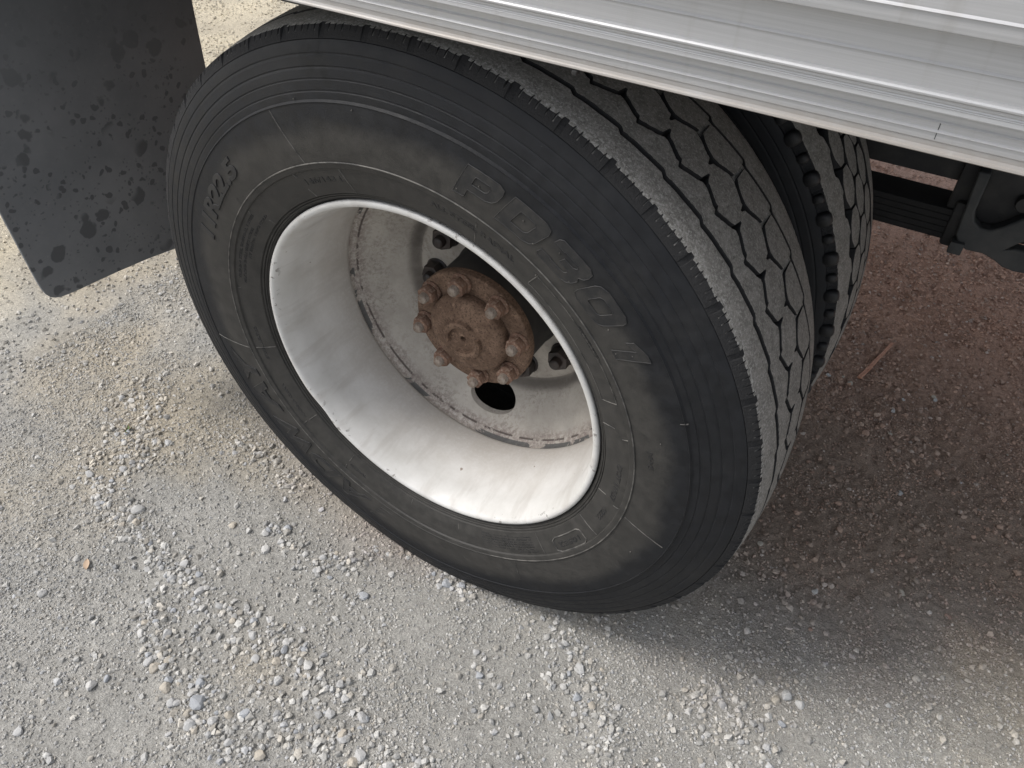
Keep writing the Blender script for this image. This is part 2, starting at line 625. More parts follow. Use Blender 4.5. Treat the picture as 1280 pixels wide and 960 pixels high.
def build_tread(parent, y_off, outer=True):
    obs = []
    # shoulder rib with sipes, scalloped notches and a chewed edge
    sam, yl, ylb, ymd = [], [], [], []
    rr = np.random.default_rng(3 if outer else 4)
    for p_ in range(NP):
        base = T0 - p_ * PITCH
        cuts = []
        cuts.append((0.30, 0.10 + .05 * rr.random(), .0032 + rr.random() * .0026, 1))       # scallop
        for q in range(1, 6):
            cuts.append((0.30 + q * .1667 + rr.normal(0, .010), 0.012, .0022 + rr.random() * .0032, 0))
        loc = []
        for c, w, d, big in cuts:
            e = 0.012
            loc += [(c - w / 2 - e, 0, 0), (c - w / 2, d, big), (c + w / 2, d, big), (c + w / 2 + e, 0, 0)]
        for s_ in np.linspace(0, 1, 40, endpoint=False):
            loc.append((s_ + .003, None, 0))
        loc2 = []
        iv = [(c - w / 2 - .012, c + w / 2 + .012) for c, w, d, b in cuts]
        for t, d, b in loc:
            if d is None and any(a_ < (t if t > .15 else t + 1) < b_ for a_, b_ in iv):
                continue
            loc2.append((t if t > .15 else t + 1, d, b))
        for t, d, b in sorted(loc2):
            a = base - t * PITCH
            j = 0.0022 + (float(vnoise(np.array([a * 2.2]), np.array([1.5]), 8)[0]) - .4) * .0016 + rr.normal(0, .00022)
            dd = 0 if d is None else d
            sam.append(a)
            yl.append(j + dd)
            ylb.append(-.0049)
            ymd.append(-.0014 + (dd * .55 if b else 0))
    sam = np.array(sam)
    o = np.argsort(-sam)
    sam, yl, ylb, ymd = sam[o], np.array(yl)[o], np.array(ylb)[o], np.array(ymd)[o]
    t = tt(sam)
    r1 = g1(t) - .0028
    obs.append(('shoulder_rib', strip(sam[::-1], (yl)[::-1], r1[::-1], ylb[::-1], ymid=ymd[::-1])))
    a = np.sort(np.concatenate([T0 - PITCH * (np.arange(NP)[:, None] + np.linspace(0, 1, 26, endpoint=False)[None, :]).ravel()]))
    t = tt(a)
    jit = lambda: rr.normal(0, .00025, len(a))
    pocket_r = np.interp(t, [.55, .575, .64, .66], [0, .012, .010, 0])
    pocket_l = np.interp(t, [.44, .455, .52, .535], [0, .009, .0075, 0])
    obs.append(('tread_rib', strip(a, g1(t) + .0028 + jit(), g2(t) - .0031 + jit())))
    obs.append(('tread_rib', strip(a, g2(t) + .0031 + pocket_r + jit(), g3(t) - .0032 - pocket_l + jit())))
    obs.append(('tread_rib', strip(a, g4(t) + .0021 + jit(), np.full(len(a), .2385) + rr.normal(0, .0005, len(a)), None, np.full(len(a), .2440))))
    for nm, (v, f) in obs:
        part(nm, v, f, TREAD, parent, 40)
    # blocks of the fourth row, one object each
    def block():
        ts = [0.055, .18, .33, .48, .62, .78, .93, .965]
        L = [float(g3(x)) + .0032 for x in ts]
        Rr = [float(g4(x)) - .0021 for x in ts]
        L[0] += .004
        Rr[-1] -= .003
        Rr[0] -= .001
        L[-1] += .001
        V, F = [], []
        k = 9
        bev = .0009
        for i, x in enumerate(ts):
            aa = R_(T0 - x * PITCH)
            ca, sa = math.cos(aa), math.sin(aa)
            l, r = L[i], Rr[i]
            ct = [(.502, l), (crown(l) - bev, l), (crown(l + bev), l + bev)] + [(crown(l + (r - l) * q), l + (r - l) * q) for q in (.25, .5, .75)] + \
                 [(crown(r - bev), r - bev), (crown(r) - bev, r), (.502, r)]
            V += [(q * ca, y, q * sa) for q, y in ct]
        n = len(ts)
        for i in range(n - 1):
            for q in range(k - 1):
                F.append((i * k + q, (i + 1) * k + q, (i + 1) * k + q + 1, i * k + q + 1))
        F.append(tuple(range(k)))
        F.append(tuple(range((n - 1) * k + k - 1, (n - 1) * k - 1, -1)))
        return V, F
    v, f = block()
    me = mesh_from('tread_block', v, f, TREAD, 40)
    fix_normals(me)
    for p_ in range(NP):
        b = part_me('tread_block', me, parent)
        b.rotation_euler = (0, R_(PITCH * p_), 0)
    # tie bars low in the gaps between the blocks
    V, F = [], []
    for p_ in range(NP):
        ac = T0 - p_ * PITCH
        vf = []
        for a_ in (ac - .45, ac + .45):
            ca, sa = math.cos(R_(a_)), math.sin(R_(a_))
            for rr_, y in ((.502, .146), (.5228, .147), (.5228, .1825), (.502, .1835)):
                vf.append((rr_ * ca, y, rr_ * sa))
        V, F = merge((V, F), (vf, [(0, 4, 5, 1), (1, 5, 6, 2), (2, 6, 7, 3)]))
    part('tie_bars', V, F, TREAD, parent)['kind'] = 'stuff'


def build_inner_tread(parent):
    """different casing: shoulder rib with lugs and two rows of six-sided blocks"""
    rr = np.random.default_rng(9)
    a = np.sort((T0 - PITCH * (np.arange(NP)[:, None] + np.linspace(0, 1, 24, endpoint=False)[None, :])).ravel())
    t = tt(a)
    e1 = periodic([(.0, .0490), (.10, .0560), (.45, .0600), (.52, .0545), (.90, .0485)])
    yl = np.full(len(a), .003) + rr.normal(0, .0006, len(a))
    part('shoulder_rib', *strip(a, yl, e1(t) - .0035, yl - .006), TREAD2, parent, 40)
    e3 = periodic([(.0, .180), (.5, .186)])
    part('shoulder_rib', *strip(a, e3(t) + .003, np.full(len(a), .2385), None, np.full(len(a), .244)), TREAD2, parent, 40)

    def hexblock(y0, y1, sk):
        ts = [.04, .30, .42, .58, .70, .96]
        ym = (y0 + y1) / 2
        h = (y1 - y0) / 2
        wl = [.42, .95, 1.0, 1.0, .95, .42]
        V, F = [], []
        k = 7
        for i, x in enumerate(ts):
            aa = R_(T0 - x * PITCH)
            ca, sa = math.cos(aa), math.sin(aa)
            c = ym + sk * (x - .5)
            l, r = c - h * wl[i], c + h * wl[i]
            ct = [(.502, l), (crown(l) - .001, l), (crown(l + .001), l + .001), (crown(c), c), (crown(r - .001), r - .001), (crown(r) - .001, r), (.502, r)]
            V += [(q * ca, y, q * sa) for q, y in ct]
        n = len(ts)
        for i in range(n - 1):
            for q in range(k - 1):
                F.append((i * k + q, (i + 1) * k + q, (i + 1) * k + q + 1, i * k + q + 1))
        F.append(tuple(range(k)))
        F.append(tuple(range((n - 1) * k + k - 1, (n - 1) * k - 1, -1)))
        me = mesh_from('tread_block', V, F, TREAD2, 40)
        fix_normals(me)
        return me
    for row, (y0, y1, ph) in enumerate(((.0590, .1000, 0.0), (.0975, .1380, .5), (.1355, .1760, 0.0))):
        me = hexblock(y0, y1, -.006)
        for p_ in range(NP):
            b = part_me('tread_block', me, parent)
            b.rotation_euler = (0, R_(PITCH * (p_ + ph)), 0)
    # rounded lugs along the edge of the shoulder, big and small by turns
    for big in (0, 1):
        ra, ry, rz = ((.0072, .0070, .0085), (.0108, .0085, .0120))[big]
        bm = bmesh.new()
        bmesh.ops.create_uvsphere(bm, u_segments=12, v_segments=8, radius=1.0)
        for v_ in bm.verts:
            q = Vector([math.copysign(abs(c) ** .72, c) for c in v_.co])
            v_.co = Vector((.5075 + q.x * rz, -.0010 + q.y * ry, q.z * ra))
        me = bpy.data.meshes.new('shoulder_lug')
        bm.to_mesh(me)
        bm.free()
        me.materials.append(BLACKLET)
        smooth(me, 60)
        for p_ in range(NP):
            b = part_me('shoulder_lug', me, parent)
            b.rotation_euler = (0, R_(-27.7 + (0 if big else PITCH / 2) + PITCH * p_), 0)


# ------------------------------------------------------------------ lettering on the sidewall
def text_mesh(s, size, bold=0.0, shear=0.0, ext=0.0011, wide=1.0, space=1.0, bevel=0.00036, outline=0.0):
    cu = bpy.data.curves.new('lettering', 'FONT')
    cu.body = s
    cu.size = size
    cu.offset = bold * size
    cu.shear = shear
    cu.extrude = ext
    cu.bevel_depth = bevel
    cu.bevel_resolution = 0
    if outline:
        cu.fill_mode = 'NONE'
        cu.extrude = 0
        cu.bevel_depth = outline
    cu.resolution_u = 3
    cu.space_character = space
    cu.align_x = 'LEFT'
    ob = bpy.data.objects.new('lettering', cu)
    C.objects.link(ob)
    bpy.context.view_layer.update()
    me = bpy.data.meshes.new_from_object(ob.evaluated_get(bpy.context.evaluated_depsgraph_get()))
    bpy.data.objects.remove(ob)
    bpy.data.curves.remove(cu)
    co = np.empty(len(me.vertices) * 3)
    me.vertices.foreach_get('co', co)
    co = co.reshape(-1, 3)
    co[:, 0] *= wide
    return me, co


def wrap(me, co, a0, rb, h, a1=None, rh=None, e=None):
    """bend flat text on to the sidewall: starts at angle a0 (deg), baseline radius rb, reads clockwise"""
    if a1 is not None:
        u0, u1 = co[:, 0].min(), co[:, 0].max()
        ang = R_(a0) + (co[:, 0] - u0) / (u1 - u0) * R_(a1 - a0)
    else:
        ang = R_(a0) - (co[:, 0] - co[:, 0].min()) / (rb + .5 * co[:, 1].max())
    v = co[:, 1]
    if rh is not None:
        v = (v - v.min()) / (v.max() - v.min()) * rh
    r = rb + v
    zt = co[:, 2]
    e = zt.max() if e is None else e
    y = np.interp(r, _er, _ey) - h + (e - zt)
    out = np.stack([r * np.cos(ang), y, r * np.sin(ang)], 1)
    me.vertices.foreach_set('co', out.ravel())
    me.update()


def letter(s, size, a0, rb, parent, h=0.0012, a1=None, rh=None, mat=None, name='lettering', edge=0.0, **kw):
    me, co = text_mesh(s, size, **kw)
    lo, hi = co.min(0), co.max(0)
    if edge:                                   # pale worn rim, painting a lit edge along each letter's outline
        me2, co2 = text_mesh(s, size, outline=edge, **kw)
        co2[:, 2] = co2[:, 2] + hi[2] - .25 * edge
        n1, n2 = len(me.vertices), len(me2.vertices)
        bm = bmesh.new()
        bm.from_mesh(me)
        for f_ in bm.faces:
            f_.material_index = 0
        k = len(bm.faces)
        bm.from_mesh(me2)
        bm.faces.ensure_lookup_table()
        for f_ in bm.faces[k:]:
            f_.material_index = 1
        bm.to_mesh(me)
        bm.free()
        co = np.concatenate([co, co2])
        bpy.data.meshes.remove(me2)
        co[:, :2] = np.clip(co[:, :2], lo[None, :2], hi[None, :2])
    wrap(me, co, a0, rb, h, a1, rh, hi[2])
    me.materials.clear()
    me.materials.append(mat or LET)
    me.materials.append(RIDGE)
    me.name = name
    smooth(me, 30)
    return part_me(name, me, parent)


def arc_ridge(a0, a1, r0, r1, w=.0007, h=.0008):
    """thin raised line on the sidewall from (a0, r0) to (a1, r1)"""
    n = max(2, int(abs(a1 - a0) * 1.2) + max(2, int(abs(r1 - r0) / .012)))
    V, F = [], []
    P = []
    for i in range(n + 1):
        q = i / n
        P.append((R_(a0 + (a1 - a0) * q), r0 + (r1 - r0) * q))
    for i in range(n + 1):
        i0, i1 = max(0, i - 1), min(n, i + 1)
        rm = P[i][1]
        da, dr = (P[i1][0] - P[i0][0]) * rm, P[i1][1] - P[i0][1]
        l = math.hypot(da, dr)
        na, nr = -dr / l, da / l
        for s_, hh in ((-w * 1.4, -.0006), (-w * .5, h), (w * .5, h), (w * 1.4, -.0006)):
            r = rm + nr * s_
            a = P[i][0] + na * s_ / rm
            V.append((r * math.cos(a), ys(r) - hh, r * math.sin(a)))
    for i in range(n):
        for q in range(3):
            F.append((i * 4 + q, i * 4 + 4 + q, i * 4 + 5 + q, i * 4 + 1 + q))
    return V, F


# ------------------------------------------------------------------ outer tyre
def bulge(V):
    out = []
    for x, y, z in V:
        r = math.hypot(x, z)
        b = math.exp(-(x / .16) ** 2) * max(0.0, min(1.0, (-z - .30) / .12)) * (1 if r < .495 else 0)
        out.append((x, y - .004 * b if y < .1 else y + .004 * b, z))
    return out


v, f = lathe(carcass_profile(), 288)
tyre = part('tyre', bulge(v), [q[::-1] for q in f], RUB, truck, 28)
fix_normals(tyre.data)
smooth(tyre.data, 28)
tag(tyre, 'outer black tyre marked PD301 and 11R22.5, sidewall facing the viewer')
build_tread(tyre, 0.0)

GLYPH = {
    'P': [[(0, 0), (.30, 0), (.30, .28), (.78, .28), (.93, .36), (1, .52), (1, .78), (.95, .92), (.80, 1), (0, 1)], [(.30, .50), (.30, .78), (.66, .78), (.72, .71), (.72, .57), (.66, .50)]],
    'D': [[(0, 0), (.78, 0), (.94, .08), (1, .24), (1, .76), (.94, .92), (.78, 1), (0, 1)], [(.29, .25), (.29, .75), (.65, .75), (.72, .67), (.72, .33), (.65, .25)]],
    '3': [[(.06, 0), (.80, 0), (.95, .08), (1, .22), (1, .40), (.92, .505), (1, .61), (1, .78), (.95, .92), (.80, 1), (.06, 1), (0, .92), (0, .75), (.28, .75), (.28, .77), (.67, .77), (.72, .71), (.72, .65),
           (.66, .60), (.42, .60), (.42, .41), (.66, .41), (.72, .36), (.72, .29), (.67, .23), (.28, .23), (.28, .26), (0, .26), (0, .08)]],
    '0': [[(.20, 0), (.80, 0), (.95, .08), (1, .22), (1, .78), (.95, .92), (.80, 1), (.20, 1), (.05, .92), (0, .78), (0, .22), (.05, .08)], [(.34, .25), (.28, .32), (.28, .68), (.34, .75), (.66, .75), (.72, .68), (.72, .32), (.66, .25)]],
    '1': [[(.52, 0), (1, 0), (1, 1), (.66, 1), (.08, .80), (.08, .58), (.52, .74)]],
}


def block_letter(ch, a0, a1, rb, rh, shear, parent):
    wdt = R_(a0 - a1) * (rb + rh * .5) - shear * rh
    meshes = []
    for edge in (0, 1):
        cu = bpy.data.curves.new('lettering', 'CURVE')
        cu.dimensions = '2D'
        for poly in GLYPH[ch]:
            P = []
            for q in range(len(poly)):                    # short segments so that the letter can bend
                (xa, ya), (xb, yb) = poly[q], poly[(q + 1) % len(poly)]
                m = max(1, int(math.hypot(xb - xa, yb - ya) / .22))
                P += [(xa + (xb - xa) * t / m, ya + (yb - ya) * t / m) for t in range(m)]
            sp = cu.splines.new('POLY')
            sp.points.add(len(P) - 1)
            for pt, (x, y) in zip(sp.points, P):
                pt.co = (x * wdt + y * rh * shear, y * rh, 0, 1)
            sp.use_cyclic_u = True
        if edge:
            cu.fill_mode = 'NONE'
            cu.bevel_depth = .00065  # thin pale outline with the letter's edge highlight in its colour
        else:
            cu.fill_mode = 'BOTH'
            cu.extrude = .0012
        cu.bevel_resolution = 0
        ob = bpy.data.objects.new('lettering', cu)
        C.objects.link(ob)
        bpy.context.view_layer.update()
        me = bpy.data.meshes.new_from_object(ob.evaluated_get(bpy.context.evaluated_depsgraph_get()))
        bpy.data.objects.remove(ob)
        meshes.append(me)
    bm = bmesh.new()
    bm.from_mesh(meshes[0])
    bmesh.ops.triangulate(bm, faces=bm.faces[:])
    for f_ in bm.faces:
        f_.material_index = 0
    k, nv0 = len(bm.faces), len(bm.verts)
    bm.from_mesh(meshes[1])
    bm.faces.ensure_lookup_table()
    bm.verts.ensure_lookup_table()
    for f_ in bm.faces[k:]:
        f_.material_index = 1
    for v_ in bm.verts[nv0:]:
        v_.co.z += .0010
    me = meshes[0]
    bm.to_mesh(me)
    bm.free()
    co = np.array([tuple(v_.co) for v_ in me.vertices])
    ang = R_(a0) - co[:, 0] / (rb + rh * .5)
    r = rb + co[:, 1]
    y = np.interp(r, _er, _ey) - .0010 + (.0012 - co[:, 2])
    me.vertices.foreach_set('co', np.stack([r * np.cos(ang), y, r * np.sin(ang)], 1).ravel())
    me.materials.clear()
    me.materials.append(LET)
    me.materials.append(RIDGE)
    me.update()
    smooth(me, 30)
    me.name = 'lettering'
    part_me('lettering', me, parent)


for ch, a0, a1 in (('P', 76.0, 66.9), ('D', 67.2, 57.6), ('3', 58.0, 48.6), ('0', 48.9, 39.4), ('1', 38.0, 32.2)):
    block_letter(ch, a0, a1, .3782, .0430, .28, tyre)
letter('11R22.5', .036, 158.0, .3880, tyre, a1=132.4, rh=.0275, bold=.030, shear=.12, h=.0017, mat=BLACKLET)
a = -88.0
for ch, w in zip('HEADWAY', (10.4, 10.4, 10.6, 10.6, 13.2, 10.6, 10.0)):
    letter(ch, .055, a, .3735, tyre, a1=a - w, rh=.0410, bold=.03, shear=.25, h=.0014, edge=.00062)
    a -= w + .55
letter('146/143 L', .012, 116.6, .3315, tyre, a1=104.0, rh=.0085, bold=.01, h=.0006, ext=.0007, bevel=.00014)
letter('ALL STEEL RADIAL', .012, 81.5, .3325, tyre, a1=60.0, rh=.0085, bold=.02, h=.0006, ext=.0007, bevel=.00014)
letter('TUBELESS', .009, 41.8, .3440, tyre, a1=34.2, rh=.0055, h=.0006, ext=.0007, bevel=.00014)
letter('DOT 11R57', .012, 3.6, .3320, tyre, a1=-9.6, rh=.0085, bold=.01, h=.0006, ext=.0007, bevel=.00014)
letter('0222', .012, -14.2, .3300, tyre, a1=-19.4, rh=.0085, bold=.01, h=.0006, ext=.0007, bevel=.00014)
letter('M+S', .012, 12.2, .3790, tyre, a1=7.4, rh=.0085, bold=.01, h=.0006, ext=.0007, bevel=.00014)
letter('10552', .012, -31.0, .3350, tyre, a1=-40.2, rh=.0085, bold=.01, h=.0006, ext=.0007, bevel=.00014)
warn = ['SAFETY WARNING', 'SERIOUS INJURY MAY RESULT FROM TIRE', 'FAILURE DUE TO UNDERINFLATION OR', 'OVERLOADING FOLLOW OWNERS MANUAL',
        'EXPLOSION OF TIRE RIM ASSEMBLY DUE', 'TO IMPROPER MOUNTING ONLY TRAINED', 'PERSONS SHOULD MOUNT TIRES']
for i, s_ in enumerate(warn):
    letter(s_, .005, -50.5 if i else -49.5, .3440 - i * .0043, tyre, a1=(-70.5 if i else -57.0), rh=.0024, h=.0005, bevel=.0001, ext=.0007)
letter('TREAD 4 STEEL SIDEWALL 1 STEEL', .006, 167.0, .3415, tyre, a1=141.0, rh=.0040, h=.0006, bevel=.0001, ext=.0008)
letter('MAX LOAD SINGLE 3000KG 6610LBS', .006, 168.0, .3335, tyre, a1=146.0, rh=.0040, h=.0006, bevel=.0001, ext=.0008)
letter('AT 830KPA 120PSI COLD', .006, 158.0, .3265, tyre, a1=138.0, rh=.0040, h=.0006, bevel=.0001, ext=.0008)
letter('TUBELESS', .008, -115.0, .3320, tyre, a1=-121.5, rh=.0055, h=.0006)
letter('REGROOVABLE', .008, -84.5, .3290, tyre, a1=-91.5, rh=.0055, h=.0006)
letter('STANDARD LOAD', .008, -72.5, .3330, tyre, a1=-82.0, rh=.0055, h=.0006)
letter('MADE IN CHINA', .008, -142.0, .3340, tyre, a1=-155.0, rh=.0055, h=.0006)
letter('STEEL BELTED', .008, 196.0, .3340, tyre, a1=184.0, rh=.0055, h=.0006)

# thin moulded lines: panel edges, vent lines and label frames
lines = []
for a0, a1, r0, r1 in ((114.6, 112.4, .434, .3625), (104.0, 103.0, .351, .3125), (118.5, 118, .351, .345), (117.5, 117, .326, .3125),
                       (70.2, 70.0, .349, .341), (70.0, 69.7, .331, .3125), (54.6, 54.9, .349, .3225),
                       (54.9, 22.5, .3215, .3215), (54.6, 22.2, .3465, .3465), (22.3, 22.6, .3465, .3200), (14.8, 14.9, .332, .3125), (12.8, 12.4, .352, .342),
                       (-9.5, -9.8, .326, .3125), (-10.5, -10.8, .351, .342), (-11.0, -13.0, .3635, .430), (-24.5, -24.8, .3505, .3125),
                       (-47.5, -47.7, .3505, .3125), (-60.0, -61.5, .3635, .41), (-79.0, -79.2, .351, .344), (-79.2, -79.4, .327, .3125), (-97.5, -97.6, .3505, .3125),
                       (-122.0, -122.3, .351, .340), (-122.3, -122.5, .331, .3125), (-140.2, -140.6, .351, .340), (-140.6, -141, .333, .3125), (-168, -168.4, .3505, .3125),
                       (-168.0, -170.0, .3635, .434), (171, 170.6, .351, .345), (141, 141.6, .351, .346), (139, 139, .322, .3125),
                       (76, 76, .4345, .4365), (20.0, 20.0, .43, .44)):
    lines.append(arc_ridge(a0, a1, r0, r1))
# rounded label frame
fr = [(-29.0, .3300), (-29.0, .3470), (-30.4, .3510), (-40.6, .3510), (-42.0, .3470), (-42.0, .3300), (-40.6, .3260), (-30.4, .3260), (-29.0, .3300)]
part('label_frame', *merge(*[arc_ridge(p[0], q[0], p[1], q[1], .0008, .0012) for p, q in zip(fr[:-1], fr[1:])]), RIDGE, tyre, 60)
for v, f in lines:
    part('moulded_line', v, f, RIDGE, tyre, 60)
# worn pale top edges of the raised rings
rings = []
for r in (.3606,):
    yy = float(np.interp(r, _sr, _sy))
    rings.append(lathe([(r - .0010, yy + .0006), (r - .0004, yy - .0003), (r + .0004, yy - .0003), (r + .0010, yy + .0006)], 200))
v, f = merge(*rings)
part('raised_ring', v, [q[::-1] for q in f], RIDGE, tyre, 60)
# little vent-hair stubs
V, F = [], []
for a_, r_ in ((75.3, .383), (71.5, .403), (66.4, .383), (62.6, .402), (59.2, .386), (55.0, .404), (50.5, .386), (46.5, .382), (39.8, .390),
               (35.0, .3815), (34.0, .402), (55.0, .3475), (34.0, .3490), (96, .43), (108, .441), (15, .40), (-20, .40), (140, .372)):
    y_ = ys(r_) - .0007
    vv, ff = boxm(-.0007, .0007, -.0007, .0006, -.0007, .0007)
    V, F = merge((V, F), ([(r_ * math.cos(R_(a_)) + x, y_ + y, r_ * math.sin(R_(a_)) + z) for x, y, z in vv], ff))
part('vent_stubs', V, F, RIDGE, tyre, 60)['kind'] = 'stuff'

# ------------------------------------------------------------------ outer rim and disc
rim_prof = [(.2965, .0300), (.2972, .0080), (.2985, .0040), (.2990, .0015), (.2985, -.0005), (.2965, -.0020), (.2935, -.0022), (.2905, -.0010), (.2885, .0015),
            (.2868, .0060), (.2845, .0130), (.2822, .0210), (.2806, .0300), (.2798, .0420), (.2790, .0550), (.2776, .0680), (.2756, .0800), (.2738, .0900), (.2722, .1020),
            (.2706, .1150), (.2694, .1280), (.2686, .1400), (.2682, .1500), (.2684, .1570), (.2692, .1606), (.2704, .1622), (.2722, .1624)]
v, f = lathe(rim_prof, 220)
v2 = []
for x, y, z in v:                       # bent lip at the lower left
    a_ = math.degrees(math.atan2(z, x))
    r = math.hypot(x, z)
    w = max(0, (r - .283) / .015) if y < .02 else 0
    d = -.0030 * math.exp(-((a_ + 143) / 5) ** 2) * w + .0022 * math.exp(-((a_ + 133) / 4) ** 2) * w
    k = (r + d) / r
    v2.append((x * k, y + .002 * math.exp(-((a_ + 140) / 6) ** 2) * w, z * k))
rim = part('rim', v2, f, RIMM, truck, 50)
fix_normals(rim.data)
smooth(rim.data, 50)
tag(rim, 'white painted steel rim of the outer wheel with chipped lip')

DP = [(.2755, .1600), (.2735, .1690), (.2718, .1722), (.2700, .1735), (.2672, .1758), (.2655, .1782), (.2620, .1840), (.2540, .1930), (.2400, .2065), (.2250, .2205), (.2100, .2345),
      (.1990, .2455), (.1920, .2540), (.1875, .2610), (.1840, .2640), (.1800, .2630), (.1740, .2600), (.1650, .2590), (.1200, .2590), (.1060, .2590)]


def disc_y(r):
    return float(np.interp(r, [p[0] for p in DP][::-1], [p[1] for p in DP][::-1]))


def disc_mesh(th=.010):
    """dished disc with two oval hand holes cut through it"""
    bm = bmesh.new()
    n = 120
    prof = DP
    ring = []
    for i in range(n):
        a_ = 2 * math.pi * i / n
        ring.append([bm.verts.new((r * math.cos(a_), y, r * math.sin(a_))) for r, y in prof])
    for i in range(n):
        j = (i + 1) % n
        for q in range(len(prof) - 1):
            bm.faces.new((ring[i][q], ring[j][q], ring[j][q + 1], ring[i][q + 1]))
    bmesh.ops.recalc_face_normals(bm, faces=bm.faces[:])
    me = bpy.data.meshes.new('disc')
    bm.to_mesh(me)
    bm.free()
    return me


me = disc_mesh()
me.materials.append(DISC)
smooth(me, 40)
disc = bpy.data.objects.new('wheel_disc', me)
C.objects.link(disc)
sol = disc.modifiers.new('thickness', 'SOLIDIFY')
sol.thickness = .009
sol.offset = 0.0
cutters = []
for ha in (-91.5, 88.5):
    ha = R_(ha)
    cv = []
    for y in (.12, .34):
        for q in range(48):
            a_ = 2 * math.pi * q / 48
            u, w = .0475 * math.cos(a_), .2190 + .0245 * math.sin(a_)
            cv.append((w * math.cos(ha) - u * math.sin(ha), y, w * math.sin(ha) + u * math.cos(ha)))
    cf = [tuple(range(48)), tuple(range(95, 47, -1))] + [(q, q + 48, (q + 1) % 48 + 48, (q + 1) % 48) for q in range(48)]
    cme = mesh_from('hole_cutter', cv, cf, None, 'flat')
    fix_normals(cme)
    co_ = bpy.data.objects.new('hole_cutter', cme)
    C.objects.link(co_)
    bo = disc.modifiers.new('hole', 'BOOLEAN')
    bo.operation = 'DIFFERENCE'
    bo.solver = 'EXACT'
    bo.object = co_
    cutters.append(co_)
bpy.context.view_layer.update()
cut_me = bpy.data.meshes.new_from_object(disc.evaluated_get(bpy.context.evaluated_depsgraph_get()))
for co_ in cutters:
    bpy.data.objects.remove(co_)
bpy.data.objects.remove(disc)
cut_me.name = 'wheel_disc'
cut_me.materials.clear()
cut_me.materials.append(DISC)
smooth(cut_me, 40)
disc = part_me('wheel_disc', cut_me, rim)


# nuts -------------------------------------------------------------
def hexnut(af, hgt, flange=0.0, stud_r=.008, stud_l=.014, dome=.003):
    """hex nut with washer face; axis -Y, base at y=0; returns (nut), (stud)"""
    bm = bmesh.new()
    R0 = af / math.sqrt(3)
    bmesh.ops.create_cone(bm, cap_ends=True, segments=6, radius1=R0, radius2=R0, depth=hgt)
    for v_ in bm.verts:
        v_.co.z += hgt / 2 + flange
    bmesh.ops.bevel(bm, geom=[e for e in bm.edges], offset=.0014, segments=2, affect='EDGES', profile=.6)
    bm.verts.index_update()
    V = [(v_.co.x, -v_.co.z, v_.co.y) for v_ in bm.verts]
    F = [tuple(v_.index for v_ in f_.verts) for f_ in bm.faces]
    bm.free()
    if flange:
        fl = lathe([(.0, .0), (af * .64, 0), (af * .66, -flange * .5), (af * .60, -flange), (.0, -flange - .0002)], 24)
        V, F = merge((V, F), fl)
    y0 = -(hgt + flange)
    st = lathe([(stud_r, y0 + .004), (stud_r, y0 - stud_l + dome), (stud_r * .82, y0 - stud_l + .0008), (stud_r * .6, y0 - stud_l), (.00001, y0 - stud_l)], 16)
    return (V, F), st


(nv, nf), (sv, sf) = hexnut(.036, .020, .004, .0105, .014)
nut_me = mesh_from('lug_nut', nv, nf, BLKNUT, 35)
fix_normals(nut_me)
stud_me = mesh_from('lug_stud', sv, sf, BLKNUT, 35)
fix_normals(stud_me)
sv_, sf_ = merge((nv, nf), (sv, sf))
lug_me = mesh_from('lug_nut', sv_, sf_, BLKNUT, 35)
fix_normals(lug_me)
for k in range(10):
    a_ = R_(-36 + 36 * k)
    o = part_me('lug_nut', lug_me, rim)
    o.location = (.143 * math.cos(a_), .2545, .143 * math.sin(a_))
    o.rotation_euler = (0, R_(13 * k), 0)

# ------------------------------------------------------------------ hub: barrel, rusty axle flange, domed cap, eight studs
hubv = lathe([(.1085, .262), (.1080, .256), (.1040, .246), (.1035, .190), (.1045, .170), (.1050, .1575), (.100, .1570)], 96)
hub = part('hub', *hubv, DARK, truck, 35)
fix_normals(hub.data)
smooth(hub.data, 35)
tag(hub, 'black wheel hub capped by a rust-brown bolted flange')
fl = lathe([(.070, .1580), (.1080, .1580), (.1092, .1568), (.1096, .1500), (.1090, .1440), (.1076, .1424), (.1050, .1420), (.0775, .1420), (.0745, .1422), (.0700, .1430)], 120)
flange = part('hub_flange', *fl, RUST, hub, 35)
fix_normals(flange.data)
smooth(flange.data, 35)
cp = lathe([(.0730, .1415), (.0728, .1330), (.0718, .1285), (.0690, .1250), (.0635, .1218), (.0550, .1192), (.0440, .1173), (.0300, .1162), (.0150, .1157), (.0058, .1155), (.0052, .1160), (.0050, .1260), (.00001, .1260)], 120)
cap = part('hub_cap', *cp, RUST, hub, 30)
fix_normals(cap.data)
smooth(cap.data, 30)


def crescent(a0, a1, r0, w, h):
    V, F = [], []
    n = 22
    for i in range(n + 1):
        q = i / n
        a_ = R_(a0 + (a1 - a0) * q)
        ww = w * (0.35 + .65 * math.sin(math.pi * min(1, max(0, q * .94 + .03))) ** .6)
        for s_, hh in ((-1, 0), (-.75, .75), (0, 1), (.75, .75), (1, 0)):
            r = r0 + s_ * ww
            y = .1160 - h * hh - (0.0004 if hh else -.001)
            V.append((r * math.cos(a_), y, r * math.sin(a_)))
    for i in range(n):
        for q in range(4):
            F.append((i * 5 + q, i * 5 + q + 1, i * 5 + q + 6, i * 5 + q + 5))
    F.append((0, 1, 2, 3, 4))
    F.append(tuple(n * 5 + i for i in (4, 3, 2, 1, 0)))
    return V, F


for a0, a1 in ((62, 205), (-112, 22)):
    o = part('cast_crescent', *crescent(a0, a1, .0300, .0072, .0085), RUST, hub, 40)
    fix_normals(o.data)
    smooth(o.data, 40)
